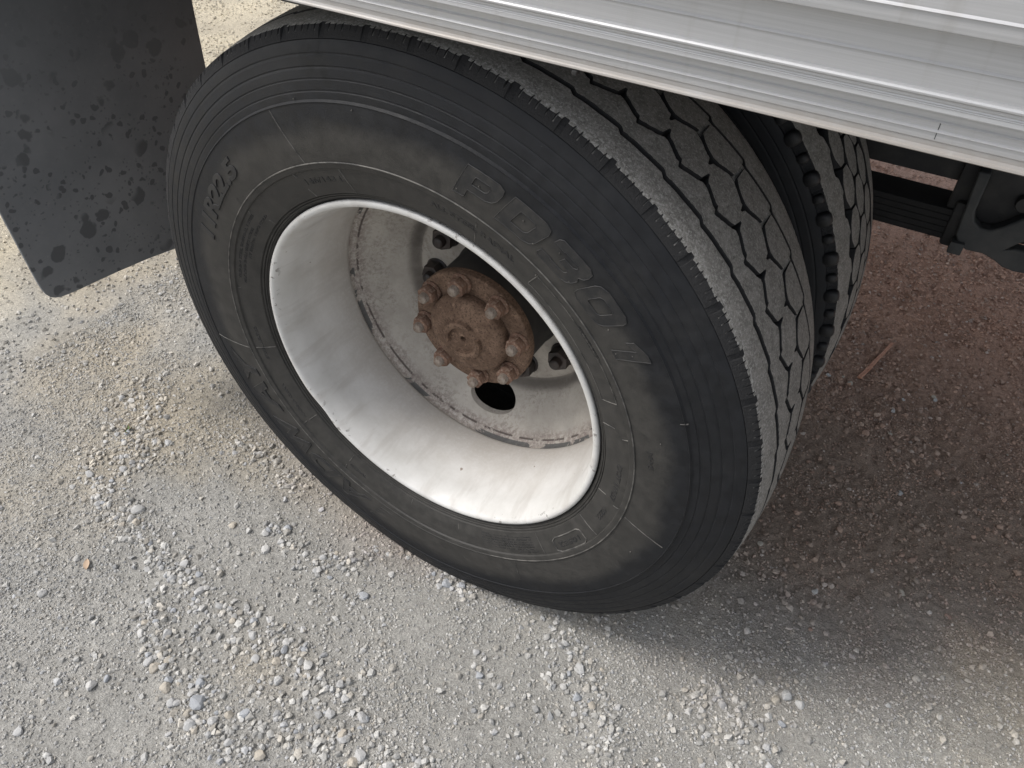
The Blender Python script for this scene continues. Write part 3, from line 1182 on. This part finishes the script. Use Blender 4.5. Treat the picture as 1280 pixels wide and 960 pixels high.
# axle studs: cone washer + nut + pale stud end
(nv, nf), (sv, sf) = hexnut(.0275, .0155, .0055, .0086, .0110)
hn_me = mesh_from('flange_nut', nv, nf, NUT, 35)
fix_normals(hn_me)
hs_me = mesh_from('stud_end', sv, sf, STUD, 35)
fix_normals(hs_me)
for k, a_ in enumerate((99, 54, 9, -36, -81, -126, -171, 144)):
    aa = R_(a_ + .5)
    for nm, me_ in (('flange_nut', hn_me), ('stud_end', hs_me)):
        o = part_me(nm, me_, hub)
        o.location = (.0915 * math.cos(aa), .1418, .0915 * math.sin(aa))
        o.rotation_euler = (0, R_((17 * k * k) % 60), 0)

# ------------------------------------------------------------------ inner wheel
IY = 0.3680
itv, itf = lathe([(r, y) for r, y in carcass_profile() if True], 160)
ityre = part('tyre', itv, itf, RUB, truck, 28)
ityre.location = (0, IY, 0)
fix_normals(ityre.data)
smooth(ityre.data, 28)
tag(ityre, 'inner black tyre behind the outer one, dusty six-sided tread blocks')
build_inner_tread(ityre)
irp = [(.296, .01), (.290, .00), (.283, .02), (.279, .06), (.272, .10), (.268, .15), (.270, .21), (.284, .235), (.296, .24)]
irim = part('rim', *lathe(irp, 96), DARK, truck, 40)
irim.location = (0, IY, 0)
tag(irim, 'dark rim of the inner wheel hidden behind the outer wheel')
idp = [(.268, .07), (.262, .045), (.235, .00), (.205, -.045), (.188, -.0975), (.106, -.0980)]
part('wheel_disc', *lathe(idp, 96), DARK, irim, 40)
drum = part('brake_drum', *lathe([(.10, .285), (.205, .287), (.208, .30), (.208, .50), (.195, .52), (.06, .525)], 96), DARK, truck, 40)
fix_normals(drum.data)
axle = part('axle_tube', *lathe([(.062, .40), (.062, 1.9)], 32), DARK, truck, 60)

# ------------------------------------------------------------------ bed: extruded aluminium side, deck, cross members
XL, XR = -1.12, 1.45


def extrude_x(prof, x0, x1, nx=1, wob=0.0):
    """closed profile of (y, z), swept along X"""
    n = len(prof)
    V, F = [], []
    for i in range(nx + 1):
        x = x0 + (x1 - x0) * i / nx
        for y, z in prof:
            V.append((x, y, z + (wob * math.sin(x * 9.1) if wob else 0)))
    for i in range(nx):
        for q in range(n):
            r = (q + 1) % n
            F.append((i * n + q, (i + 1) * n + q, (i + 1) * n + r, i * n + r))
    F.append(tuple(range(n)))
    F.append(tuple(range(nx * n + n - 1, nx * n - 1, -1)))
    return V, F


low = [(-.030, .5452), (-.046, .5446), (-.0495, .5456), (-.0512, .5468), (-.0508, .5482), (-.0494, .5492), (-.0484, .5512), (-.0484, .5548), (-.0490, .5556),
       (-.0494, .5560), (-.0494, .5620), (-.0509, .5625), (-.0511, .5629), (-.0494, .5645), (-.0494, .5694), (-.0506, .5699), (-.0508, .5703), (-.0494, .5716),
       (-.0494, .5800), (-.030, .5800)]
o = part('side_rail', *extrude_x(low, XL, XR), ALU, truck, 20)
fix_normals(o.data)
smooth(o.data, 20)
up = [(-.030, .5803), (-.0560, .5790), (-.0572, .5794), (-.0575, .5802), (-.0570, .5830), (-.0573, .5836), (-.0569, .5842), (-.0574, .5850), (-.0569, .5860), (-.0574, .5870), (-.0572, .5888),
      (-.0592, .5896), (-.0606, .5908), (-.0608, .5922), (-.0596, .5936), (-.0566, .5944), (-.0562, .6106), (-.0577, .6110), (-.0579, .6114), (-.0561, .6131), (-.0560, .6440), (-.030, .6440)]
o = part('side_rail', *extrude_x(up, XL, XR), ALU, truck, 20)
fix_normals(o.data)
smooth(o.data, 20)
pan = [(-.030, .6445), (-.0690, .6372), (-.0706, .6380), (-.0710, .6395), (-.0706, .6480), (-.0718, .6486), (-.0718, .6494), (-.0706, .6500), (-.0706, .9600), (-.0320, .9600)]
pan = [(-.0320, .6460), (-.0690, .6362), (-.0706, .6370), (-.0710, .6385), (-.0706, .6470), (-.0720, .6474), (-.0722, .6478), (-.0706, .6494), (-.0706, .7000), (-.0320, .7000)]
o = part('side_panel', *extrude_x(pan, XL, XR), ALU, truck, 20)
fix_normals(o.data)
smooth(o.data, 20)
# seams where lengths of the lower trim meet
for x in (.545,):
    part('trim_joint', *boxm(x - .0003, x + .0003, -.04955, -.0470, .5570, .5706), HANG, truck)
for x in (.248,):
    part('trim_clip', *boxm(x - .0025, x + .0025, -.0530, -.0460, .5415, .5455, .0006), DARK, truck)
part('deck', *boxm(XL, XR, -.0290, 2.34, .5700, .6000), DARK, truck)
for i, x in enumerate(np.arange(-1.05, 1.4, .42)):
    part('cross_member', *boxm(x - .025, x + .025, .34, 2.30, .545, .5690, .003), DARK, truck)
# frame rails, suspension
XF = -.77
for y0 in (.72, 1.50):
    part('frame_rail', *merge(boxm(XF, 1.6, y0, y0 + .008, .172, .400), boxm(XF, 1.6, y0 + .0082, y0 + .07, .172, .180), boxm(XF, 1.6, y0 + .0082, y0 + .07, .392, .400)), DARK, truck)
part('sub_frame', *boxm(XF, 1.6, .725, .785, .402, .4695), DARK, truck)
ls = []
for k in range(5):
    hw = .64 - k * .004
    ls.append(boxm(-.62, hw, .695, .765, .076 + .0112 * k, .0865 + .0112 * k, .001))
part('leaf_spring', *merge(*ls), SPRING, truck)
# hanger bracket: plate with a rib, a foot that flares forward and an eye bolt boss
hp = [(.622, .215), (.640, .215), (.6425, .145), (.648, .130), (.660, .122), (.676, .123), (.690, .134), (.712, .158), (.76, .182), (.80, .170), (.745, .135), (.720, .110), (.711, .098), (.722, .102), (.742, .103), (.760, .094),
      (.765, .070), (.752, .064), (.735, .062), (.716, .0645), (.700, .073), (.680, .079), (.655, .077), (.640, .084), (.630, .100)]
hang = part('spring_hanger', *prism_xz(hp, .676, .700), HANG, truck, 30)
fix_normals(hang.data)
b = hang.modifiers.new('edge', 'BEVEL')
b.width = .003
b.segments = 2
part('hanger_web', *boxm(.60, .84, .702, .718, .10, .26, .003), DARK, truck)
o = part('hanger_bolt', *lathe([(.0001, -.014), (.012, -.014), (.014, -.010), (.014, 0)], 20), DARK, truck)
o.location = (.705, .702, .172)
part('hanger_shackle', *boxm(.612, .640, .690, .72, .066, .150, .006), DARK, truck)
o = part('spring_clip', *boxm(.628, .650, .668, .69, .068, .090, .002), HANG, truck)
o.rotation_euler = (0, R_(0), 0)
part('rail_bracket', *boxm(-.125, -.080, -.0285, .03, .5330, .5690, .004), HANG, truck)

# ------------------------------------------------------------------ mud flap (hangs behind the wheels)
fp = [(-.062, .60), (-.060, .30), (-.0585, .06), (-.0565, -.06), (-.0550, -.1290), (-.0535, -.1500), (-.0500, -.1660), (-.0440, -.1765), (-.0350, -.1840), (-.0240, -.1885), (-.0100, -.1915),
      (.017, -.1960), (.060, -.2010), (.117, -.2085), (.190, -.2200), (.272, -.2370), (.36, -.250), (.480, -.2560), (.4835, .05), (.4855, .113), (.4950, .258), (.50, .60)]
n = len(fp)
bm = bmesh.new()
va = [bm.verts.new((-.92, y, z)) for y, z in fp]
bm.faces.new(va)
ext = bmesh.ops.extrude_face_region(bm, geom=bm.faces[:])
for v_ in [g for g in ext['geom'] if isinstance(g, bmesh.types.BMVert)]:
    v_.co.x -= .006
bmesh.ops.recalc_face_normals(bm, faces=bm.faces[:])
bmesh.ops.bevel(bm, geom=[e for e in bm.edges if abs(e.verts[0].co.x - e.verts[1].co.x) < 1e-6], offset=.0012, segments=1, affect='EDGES')
me = bpy.data.meshes.new('mud_flap')
bm.to_mesh(me)
bm.free()
me.materials.append(FLAP)
flap = part_me('mud_flap', me, truck)
tag(flap, 'black rubber mud flap spotted with dried splashes')
part('flap_bracket', *boxm(-.9425, -.9292, -.03, .50, .560, .5690, .003), DARK, truck)

# ------------------------------------------------------------------ ground
SOIL_TAN = np.array((.445, .395, .315))
SOIL_GREY = np.array((.415, .402, .372))
SOIL_RED = np.array((.540, .335, .245))
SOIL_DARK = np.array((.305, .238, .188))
SOIL_PINK = np.array((.62, .415, .325))
SOIL_SUNLIT = np.array((.60, .53, .40))  # paler tan for the far left: sunlit brightness put into the soil colour


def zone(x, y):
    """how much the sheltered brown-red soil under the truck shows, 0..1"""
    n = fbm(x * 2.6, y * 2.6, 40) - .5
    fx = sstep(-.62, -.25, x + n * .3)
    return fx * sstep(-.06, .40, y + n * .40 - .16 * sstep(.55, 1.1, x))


def soil_col(x, y):
    n1 = fbm(x * 3.2, y * 3.2, 50)
    n2 = fbm(x * 11, y * 11, 60)
    ft = sstep(.40, .74, n1 * .55 + n2 * .2 + .18 * sstep(-.3, .5, y) + .10 * sstep(.2, -.8, x) - .02)
    c = SOIL_GREY[None] * (1 - ft[:, None]) + SOIL_TAN[None] * ft[:, None]
    fs = (sstep(-1.1, -1.9, x) * (.5 + .5 * sstep(.3, .6, n2)))[:, None]  # weight of the painted sunlit brightness, growing toward the far left
    c = c * (1 - fs) + SOIL_SUNLIT[None] * fs
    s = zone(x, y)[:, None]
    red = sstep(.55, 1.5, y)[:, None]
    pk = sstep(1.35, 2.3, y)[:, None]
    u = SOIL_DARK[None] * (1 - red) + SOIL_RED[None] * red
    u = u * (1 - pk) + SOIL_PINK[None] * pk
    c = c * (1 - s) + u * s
    return np.clip(c * (.86 + .28 * n2[:, None]), .02, .9)


# lines of coarse loose stones on the open gravel, as seen beside the wheel
RID = [((-.86, .02), (-.72, -.13), .10), ((-.80, -.17), (-.66, -.25), .055), ((-.62, -.24), (-.42, -.28), .05), ((-.42, -.28), (-.22, -.30), .045), ((-.22, -.30), (-.02, -.30), .05),
       ((-.40, -.36), (-.24, -.44), .05), ((-.24, -.44), (-.08, -.47), .06), ((-.08, -.40), (.14, -.36), .06), ((.14, -.36), (.30, -.34), .04), ((-.02, -.30), (.06, -.40), .05),
       ((-.34, -.10), (-.20, -.14), .035), ((-.20, -.12), (-.08, -.02), .03), ((-.05, .0), (.08, -.03), .025), ((.56, .02), (.66, -.02), .045), ((.30, -.03), (.45, -.16), .05), ((-.55, .02), (-.40, .0), .05)]


def ridge_density(x, y):
    d = np.zeros_like(x)
    for (ax, ay), (bx, by), w in RID:
        vx, vy = bx - ax, by - ay
        t = np.clip(((x - ax) * vx + (y - ay) * vy) / (vx * vx + vy * vy), 0, 1)
        dd = np.hypot(x - ax - t * vx, y - ay - t * vy)
        d = np.maximum(d, np.exp(-(dd / (w * .62)) ** 2))
    return d



def hgt(x, y):
    h = (fbm(x * 1.6, y * 1.6, 1) - .5) * .030
    h += (fbm(x * 9, y * 9, 11) - .5) * .012
    s = zone(x, y)
    h += (fbm(x * 34, y * 34, 21, 3) - .5) * .008 * (.6 + .8 * s)
    h += (vnoise(x * 110, y * 110, 31) - .5) * .0042 * (.6 + 1.0 * s)
    h += .006 * ridge_density(x, y)
    # settled under and heaped a little round the outer tyre
    d2 = np.exp(-((x / .17) ** 2 + ((y - .02) / .07) ** 2))
    h += .004 * d2
    near = np.exp(-(x ** 2 + y ** 2) / .35)
    h = h * (1 - .55 * near)
    return GZ + h


def axis_pts(lo, hi, step, far, n):
    core = np.arange(lo, hi + step * .5, step)
    g = (far / 1.0) ** (np.arange(1, n + 1) / n)
    ext_ = step * (np.power(1.0 + .0, np.arange(n)) * 0)
    k = np.arange(1, n + 1)
    q = (np.exp(k / n * math.log(far / step)) - 1) * step
    return np.concatenate([lo - q[::-1] - step * k[::-1] * .9, core, hi + q + step * k * .9])


gx = axis_pts(-1.15, 1.15, .0041, 220, 70)
gy = axis_pts(-.80, 1.25, .0041, 220, 90)
GX, GY = np.meshgrid(gx, gy, indexing='ij')
gxx, gyy = GX.ravel(), GY.ravel()
far_ = np.hypot(gxx, gyy)
hz = hgt(gxx, gyy)
hz = np.where(far_ > 6, GZ + (hz - GZ) * np.clip(1.5 - far_ / 12, 0, 1), hz)


def np_mesh(name, co, idx, nper, mat, colr=None, smooth_=True):
    me = bpy.data.meshes.new(name)
    nv, nf = len(co), len(idx)
    me.vertices.add(nv)
    me.vertices.foreach_set('co', np.ascontiguousarray(co, dtype=np.float32).ravel())
    me.loops.add(nf * nper)
    me.loops.foreach_set('vertex_index', np.ascontiguousarray(idx, dtype=np.int32).ravel())
    me.polygons.add(nf)
    me.polygons.foreach_set('loop_start', np.arange(0, nf * nper, nper, dtype=np.int32))
    try:
        me.polygons.foreach_set('loop_total', np.full(nf, nper, dtype=np.int32))
    except Exception:
        pass
    me.update(calc_edges=True)
    me.polygons.foreach_set('use_smooth', np.full(nf, smooth_, dtype=bool))
    me.materials.append(mat)
    if colr is not None:
        at = me.attributes.new('soil', 'FLOAT_COLOR', 'POINT')
        at.data.foreach_set('color', np.concatenate([colr, np.ones((nv, 1))], 1).astype(np.float32).ravel())
    me.validate()
    return me


na, nb = len(gx), len(gy)
ii, jj = np.meshgrid(np.arange(na - 1), np.arange(nb - 1), indexing='ij')
i0 = (ii * nb + jj).ravel()
quads = np.stack([i0, i0 + nb, i0 + nb + 1, i0 + 1], 1)
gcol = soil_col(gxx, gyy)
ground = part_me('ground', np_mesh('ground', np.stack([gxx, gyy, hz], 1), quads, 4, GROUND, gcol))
tag(ground, kind='structure')

# ------------------------------------------------------------------ loose gravel
def icosa():
    p = (1 + 5 ** .5) / 2
    v_ = np.array([(-1, p, 0), (1, p, 0), (-1, -p, 0), (1, -p, 0), (0, -1, p), (0, 1, p), (0, -1, -p), (0, 1, -p), (p, 0, -1), (p, 0, 1), (-p, 0, -1), (-p, 0, 1)], float)
    v_ /= np.linalg.norm(v_[0])
    f_ = np.array([(0, 11, 5), (0, 5, 1), (0, 1, 7), (0, 7, 10), (0, 10, 11), (1, 5, 9), (5, 11, 4), (11, 10, 2), (10, 7, 6), (7, 1, 8), (3, 9, 4), (3, 4, 2), (3, 2, 6), (3, 6, 8), (3, 8, 9), (4, 9, 5), (2, 4, 11), (6, 2, 10), (8, 6, 7), (9, 8, 1)])
    return v_, f_


OCT_V = np.array([(1, 0, 0), (0, 1, 0), (-1, 0, 0), (0, -1, 0), (0, 0, 1), (0, 0, -1)], float)
OCT_F = np.array([(0, 1, 4), (1, 2, 4), (2, 3, 4), (3, 0, 4), (1, 0, 5), (2, 1, 5), (3, 2, 5), (0, 3, 5)])
ICO_V, ICO_F = icosa()


def scatter_mesh(name, x, y, size, BV, BF, mat, colr, jitter=.20, sink=.35, smooth_=False):
    n_ = len(x)
    k = len(BV)
    P = BV[None] * (1 + rng.normal(0, jitter, (n_, k, 1))).clip(.5, 1.6)
    P = P * np.stack([np.ones(n_), rng.uniform(.70, 1, n_), rng.uniform(.50, .85, n_)], 1)[:, None, :]
    # random tilt + turn
    tl = rng.normal(0, .35, n_)
    c_, s_ = np.cos(tl)[:, None], np.sin(tl)[:, None]
    P = np.stack([P[..., 0] * c_ + P[..., 2] * s_, P[..., 1], -P[..., 0] * s_ + P[..., 2] * c_], -1)
    an = rng.uniform(0, 2 * math.pi, n_)
    c_, s_ = np.cos(an)[:, None], np.sin(an)[:, None]
    P = np.stack([P[..., 0] * c_ - P[..., 1] * s_, P[..., 0] * s_ + P[..., 1] * c_, P[..., 2]], -1)
    P = P * (size[:, None, None] * .5)
    z = hgt(x, y) + size * .5 * (.55 + .12 - sink)
    P[..., 0] += x[:, None]
    P[..., 1] += y[:, None]
    P[..., 2] += z[:, None]
    F = (BF[None] + (np.arange(n_) * k)[:, None, None]).reshape(-1, 3)
    return np_mesh(name, P.reshape(-1, 3), F, 3, mat, np.repeat(colr, k, 0), smooth_)


def stone_col(x, y, n_):
    s = zone(x, y)[:, None]
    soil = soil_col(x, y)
    pick = rng.random((n_, 1))
    pal = np.where(pick < .42, np.array((.44, .432, .415)), np.where(pick < .62, np.array((.375, .38, .39)), np.where(pick < .84, np.array((.45, .415, .36)), np.array((.49, .48, .457)))))
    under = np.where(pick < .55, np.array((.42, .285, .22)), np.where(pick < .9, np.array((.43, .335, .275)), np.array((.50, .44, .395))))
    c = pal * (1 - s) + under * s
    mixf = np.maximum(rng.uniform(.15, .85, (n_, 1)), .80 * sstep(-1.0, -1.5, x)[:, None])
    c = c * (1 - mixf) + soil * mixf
    return np.clip(c * rng.uniform(.68, 1.2, (n_, 1)), .02, .85)


# fine grains everywhere near, coarser toward the distance
def field(n_, x0, x1, y0, y1, smin, smax, power, keep):
    x = rng.uniform(x0, x1, n_)
    y = rng.uniform(y0, y1, n_)
    k = rng.random(n_) < keep(x, y)
    x, y = x[k], y[k]
    s = smin + (smax - smin) * rng.random(len(x)) ** power
    return x, y, s


def keep_fine(x, y):
    n = fbm(x * 7, y * 7, 70)
    return .35 + .65 * sstep(.38, .62, n)


def keep_mid(x, y):
    n = fbm(x * 6, y * 6, 80)
    return np.clip(.05 + .24 * sstep(.50, .70, n) + 1.0 * ridge_density(x, y), 0, 1)


xs_, ys_, ss_ = field(190000, -1.2, 1.2, -.85, 1.0, .0026, .0078, 1.9, keep_fine)
m1 = scatter_mesh('gravel', xs_, ys_, ss_, OCT_V, OCT_F, STONE, stone_col(xs_, ys_, len(xs_)))
tag(part_me('gravel', m1), 'fine grey and tan gravel strewn over the yard', 'gravel', kind='stuff')
xs_, ys_, ss_ = field(62000, -1.2, 1.2, -.85, 1.0, .0050, .0155, 2.6, keep_mid)
m2 = scatter_mesh('small_stones', xs_, ys_, ss_, ICO_V, ICO_F, STONE, stone_col(xs_, ys_, len(xs_)), .24)
tag(part_me('small_stones', m2), 'small mixed stones lying loose on the gravel yard', 'stones', kind='stuff')
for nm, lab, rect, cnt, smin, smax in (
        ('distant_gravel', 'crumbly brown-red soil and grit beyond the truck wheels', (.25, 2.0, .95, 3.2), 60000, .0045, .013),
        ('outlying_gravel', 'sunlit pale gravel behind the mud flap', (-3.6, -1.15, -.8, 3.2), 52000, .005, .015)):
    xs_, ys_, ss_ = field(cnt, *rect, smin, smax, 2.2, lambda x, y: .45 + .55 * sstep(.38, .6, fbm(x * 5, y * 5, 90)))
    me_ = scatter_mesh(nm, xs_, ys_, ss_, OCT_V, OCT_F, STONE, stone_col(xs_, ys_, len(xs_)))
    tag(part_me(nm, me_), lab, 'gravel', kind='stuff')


# single stones ------------------------------------------------------
def stone_proto(seed):
    r = np.random.default_rng(seed)
    bm = bmesh.new()
    bmesh.ops.create_icosphere(bm, subdivisions=2, radius=.5)
    pl = [(Vector(r.normal(0, 1, 3)).normalized(), r.uniform(.24, .42)) for _ in range(13)]
    for v_ in bm.verts:
        for nrm, d in pl:
            k = v_.co.dot(nrm)
            if k > d:
                v_.co -= nrm * (k - d) * .9
        v_.co *= 1 + r.normal(0, .018)
        v_.co.y *= .80
        v_.co.z *= .62
    bm.verts.index_update()
    V = np.array([tuple(v_.co) for v_ in bm.verts])
    F = np.array([[v_.index for v_ in f_.verts] for f_ in bm.faces])
    bm.free()
    return V, F


PROTO = [stone_proto(100 + i) for i in range(8)]
STONE_COL = {'pale grey': (.43, .425, .415), 'blue-grey': (.345, .355, .37), 'tan': (.43, .39, .33), 'white': (.49, .48, .46), 'brown': (.30, .215, .175)}
_proto_me = {}


def stone(x, y, s, col, seed, label, group=None, cat='stone', turn=None):
    key = (seed % 8, col)
    if key not in _proto_me:
        V, F = PROTO[seed % 8]
        c = np.array(STONE_COL[col])
        _proto_me[key] = np_mesh('stone', V, F, 3, STONE, np.tile(c, (len(V), 1)), False)
    o = part_me('stone', _proto_me[key])
    o.location = (x, y, float(hgt(np.array([x]), np.array([y]))[0]) + s * .07)
    o.rotation_euler = (random.uniform(-.3, .3), random.uniform(-.3, .3), random.uniform(0, 6.28) if turn is None else turn)
    s *= .84
    o.scale = (s, s, s)
    return tag(o, label, cat, group)


LAND = [  # x, y, size, colour, label
    (-.604, -.214, .040, 'white', 'flat pale stone lying alone below the green seedling'),
    (-.315, -.151, .030, 'white', 'white rounded stone at the lower end of the short row beside the tyre'),
    (-.299, -.122, .026, 'pale grey', 'pale grey stone in the middle of the short row beside the tyre'),
    (-.312, -.088, .028, 'blue-grey', 'blue-grey stone at the upper end of the short row beside the tyre'),
    (-.412, -.141, .026, 'tan', 'yellowish stone alone on bare sand left of the short stone row'),
    (-.607, -.440, .030, 'white', 'pale stone beside the brown leaf near the left edge'),
    (-.388, -.385, .022, 'tan', 'tan stone alone between the leaf and the coarse gravel'),
    (-.377, -.512, .036, 'white', 'largest pale stone at the lower left with a small grey one on it'),
    (-.363, -.492, .020, 'blue-grey', 'small grey stone touching the largest pale stone at the lower left'),
    (-.299, -.290, .024, 'pale grey', 'pale grey stone between two strips of loose gravel'),
    (-.192, -.441, .044, 'blue-grey', 'large blue-grey stone in the coarse heap at lower centre left'),
    (-.176, -.474, .036, 'pale grey', 'squarish pale grey stone at the foot of the coarse heap'),
    (-.215, -.415, .030, 'blue-grey', 'blue-grey stone at the head of the coarse heap'),
    (-.146, -.452, .026, 'pale grey', 'pale grey stone on the right flank of the coarse heap'),
    (-.160, -.478, .022, 'tan', 'tan stone at the right foot of the coarse heap'),
    (.099, -.369, .038, 'pale grey', 'pale blue-tinged stone at the bottom edge of the view'),
    (-.083, -.132, .030, 'blue-grey', 'grey stone in front of the lowest part of the tyre'),
    (-.064, -.070, .022, 'white', 'white stone closest in front of the tyre'),
    (.190, -.153, .024, 'blue-grey', 'lone blue-grey stone on the smooth ground below the tyre'),
    (.160, -.119, .022, 'pale grey', 'lone pale stone just above the blue-grey one below the tyre'),
    (.760, .989, .020, 'tan', 'pale greenish stone right of the orange twig'),
    (.575, .945, .026, 'tan', 'tan stone at the near end of the orange twig'),
    (.648, .938, .022, 'brown', 'brown stone in the dark hollow beside the orange twig'),
    (.749, .649, .026, 'pale grey', 'round pale stone on brown soil right of the tyre tread'),
    (.800, .404, .024, 'tan', 'beige stone on the dark soil near the right edge'),
    (.530, .371, .022, 'tan', 'tan stone on dark soil close to the tread shoulder'),
    (.655, .322, .020, 'white', 'small white stone on dark soil below the tread'),
    (.668, .089, .034, 'pale grey', 'longest pale stone in the cluster at the shade edge'),
    (.690, .086, .026, 'white', 'white stone on the right of the cluster at the shade edge'),
    (.652, .071, .028, 'tan', 'round tan stone on the left of the cluster at the shade edge'),
    (.649, .037, .022, 'white', 'small white stone at the lower left of the cluster at the shade edge'),
    (.672, .036, .024, 'blue-grey', 'blue-grey stone at the bottom of the cluster at the shade edge'),
    (.884, .395, .022, 'brown', 'brown stone at the far right on dark soil'),
    (-.414, -.625, .028, 'pale grey', 'pale stone in the bottom left corner'),
]
for i, (x, y, s, col, lab) in enumerate(LAND):
    stone(x, y, s, col, i * 3 + 1, lab)
GRP = [  # ridge indices, count, label, group
    ((0, 1, 2), 62, 'grey stone among the loose stones scattered below the mud flap', 'stones below the mud flap'),
    ((3, 4, 9), 62, 'pale stone in the gravel strip running across the open ground left of the tyre', 'stones of the middle gravel strip'),
    ((5, 6), 46, 'grey stone in the lowest coarse gravel strip at the lower left', 'stones of the lowest gravel strip'),
    ((7, 8, 14), 44, 'pale stone in the gravel spread along the bottom of the view', 'stones along the bottom of the view'),
    ((10, 11, 12), 30, 'small stone at the foot of the tyre sidewall', 'stones at the foot of the tyre'),
]
sd = 5
for idx, cnt, lab, grp in GRP:
    for k in range(cnt):
        (ax, ay), (bx, by), w = RID[idx[k % len(idx)]]
        t = random.random()
        x = ax + (bx - ax) * t + random.gauss(0, w * .5)
        y = ay + (by - ay) * t + random.gauss(0, w * .5)
        if y > -.012 and abs(x) < .35:
            y = -.02 - random.random() * .03
        s = .012 + .020 * random.random() ** 1.6
        stone(x, y, s, random.choice(['pale grey', 'pale grey', 'white', 'blue-grey', 'tan']), sd, lab, grp)
        sd += 1
for k in range(34):
    x, y = random.uniform(.40, 1.05), random.uniform(.15, 1.6)
    stone(x, y, .009 + .012 * random.random() ** 1.6, random.choice(['brown', 'brown', 'tan', 'pale grey']), sd, 'small dull stone half sunk in the brown soil under the truck', 'stones in the brown soil')
    sd += 1

# orange twig, dead leaf, seedling ------------------------------------
TW = Mat('orange_twig', 0.6)
tn = TW.noise(90, 5, 0.6)
TW.base(TW.mix(TW.ramp(tn, .3, .7), (.36, .155, .085), (.48, .26, .17)))
pts = [(.590, .972), (.604, 1.020), (.613, 1.062), (.624, 1.105), (.634, 1.150)]
V, F = [], []
for i, (x, y) in enumerate(pts):
    r = .0052 - .0004 * i
    z = float(hgt(np.array([x]), np.array([y]))[0]) + .006
    for q in range(8):
        a_ = q * math.pi / 4
        V.append((x + r * math.cos(a_), y - .2 * r * math.cos(a_), z + r * .7 * math.sin(a_)))
for i in range(len(pts) - 1):
    for q in range(8):
        F.append((i * 8 + q, i * 8 + (q + 1) % 8, i * 8 + 8 + (q + 1) % 8, i * 8 + 8 + q))
F += [tuple(range(7, -1, -1)), tuple(range(32, 40))]
o = part('twig', V, F, TW.m, None, 40)
fix_normals(o.data)
tag(o, 'thin straight orange twig lying on brown soil right of the tyres', 'twig')

LF = Mat('dead_leaf', 0.7)
LF.base((.40, .29, .20))
V, F = [], []
for i in range(7):
    q = i / 6
    w = .0085 * math.sin(math.pi * (.06 + .92 * q)) ** .8
    V += [((q - .5) * .036, -w, .003 + .003 * q), ((q - .5) * .036, 0, .0005 + .003 * q), ((q - .5) * .036, w, .0045)]
for i in range(6):
    F += [(i * 3, i * 3 + 3, i * 3 + 4, i * 3 + 1), (i * 3 + 1, i * 3 + 4, i * 3 + 5, i * 3 + 2)]
V2 = V + [(x, y, z - .0007) for x, y, z in V]
n = len(V)
F2 = F + [tuple(reversed([q + n for q in f_])) for f_ in F]
o = part('leaf', V2, F2, LF.m, None, 60)
o.location = (-.586, -.356, float(hgt(np.array([-.586]), np.array([-.356]))[0]) + .004)
o.rotation_euler = (.1, 0, -.7)
o.scale = (.72, .72, .72)
tag(o, 'small dry orange-brown leaf on grey gravel at the left', 'leaf')

WG = Mat('seedling_leaf', 0.6)
wn1 = WG.noise(60, 3)
WG.base(WG.mix(WG.ramp(wn1, .4, .6), (.10, .16, .055), (.19, .07, .065)))
weed = link(bpy.data.objects.new('seedling', None))
weed.location = (-.800, -.075, float(hgt(np.array([-.8]), np.array([-.075]))[0]) + .002)
tag(weed, 'tiny green and purple seedling among stones below the mud flap', 'weed')
V, F = [], []
for i in range(6):
    q = i / 5
    w = .004 * math.sin(math.pi * (.1 + .88 * q))
    V += [(q * .022, -w, .012 * q), (q * .022, 0, .0105 * q), (q * .022, w, .012 * q)]
for i in range(5):
    F += [(i * 3, i * 3 + 3, i * 3 + 4, i * 3 + 1), (i * 3 + 1, i * 3 + 4, i * 3 + 5, i * 3 + 2)]
n = len(V)
F += [tuple(reversed([q + n for q in f_])) for f_ in F]
V += [(x, y, z - .0005) for x, y, z in V]
lm = mesh_from('leaf', V, F, WG.m, 60)
for k in range(9):
    o = part_me('leaf', lm, weed)
    o.rotation_euler = (0, random.uniform(-.7, .1), k * .75 + random.random() * .4)
    s = random.uniform(.45, .95)
    o.scale = (s, s, s)
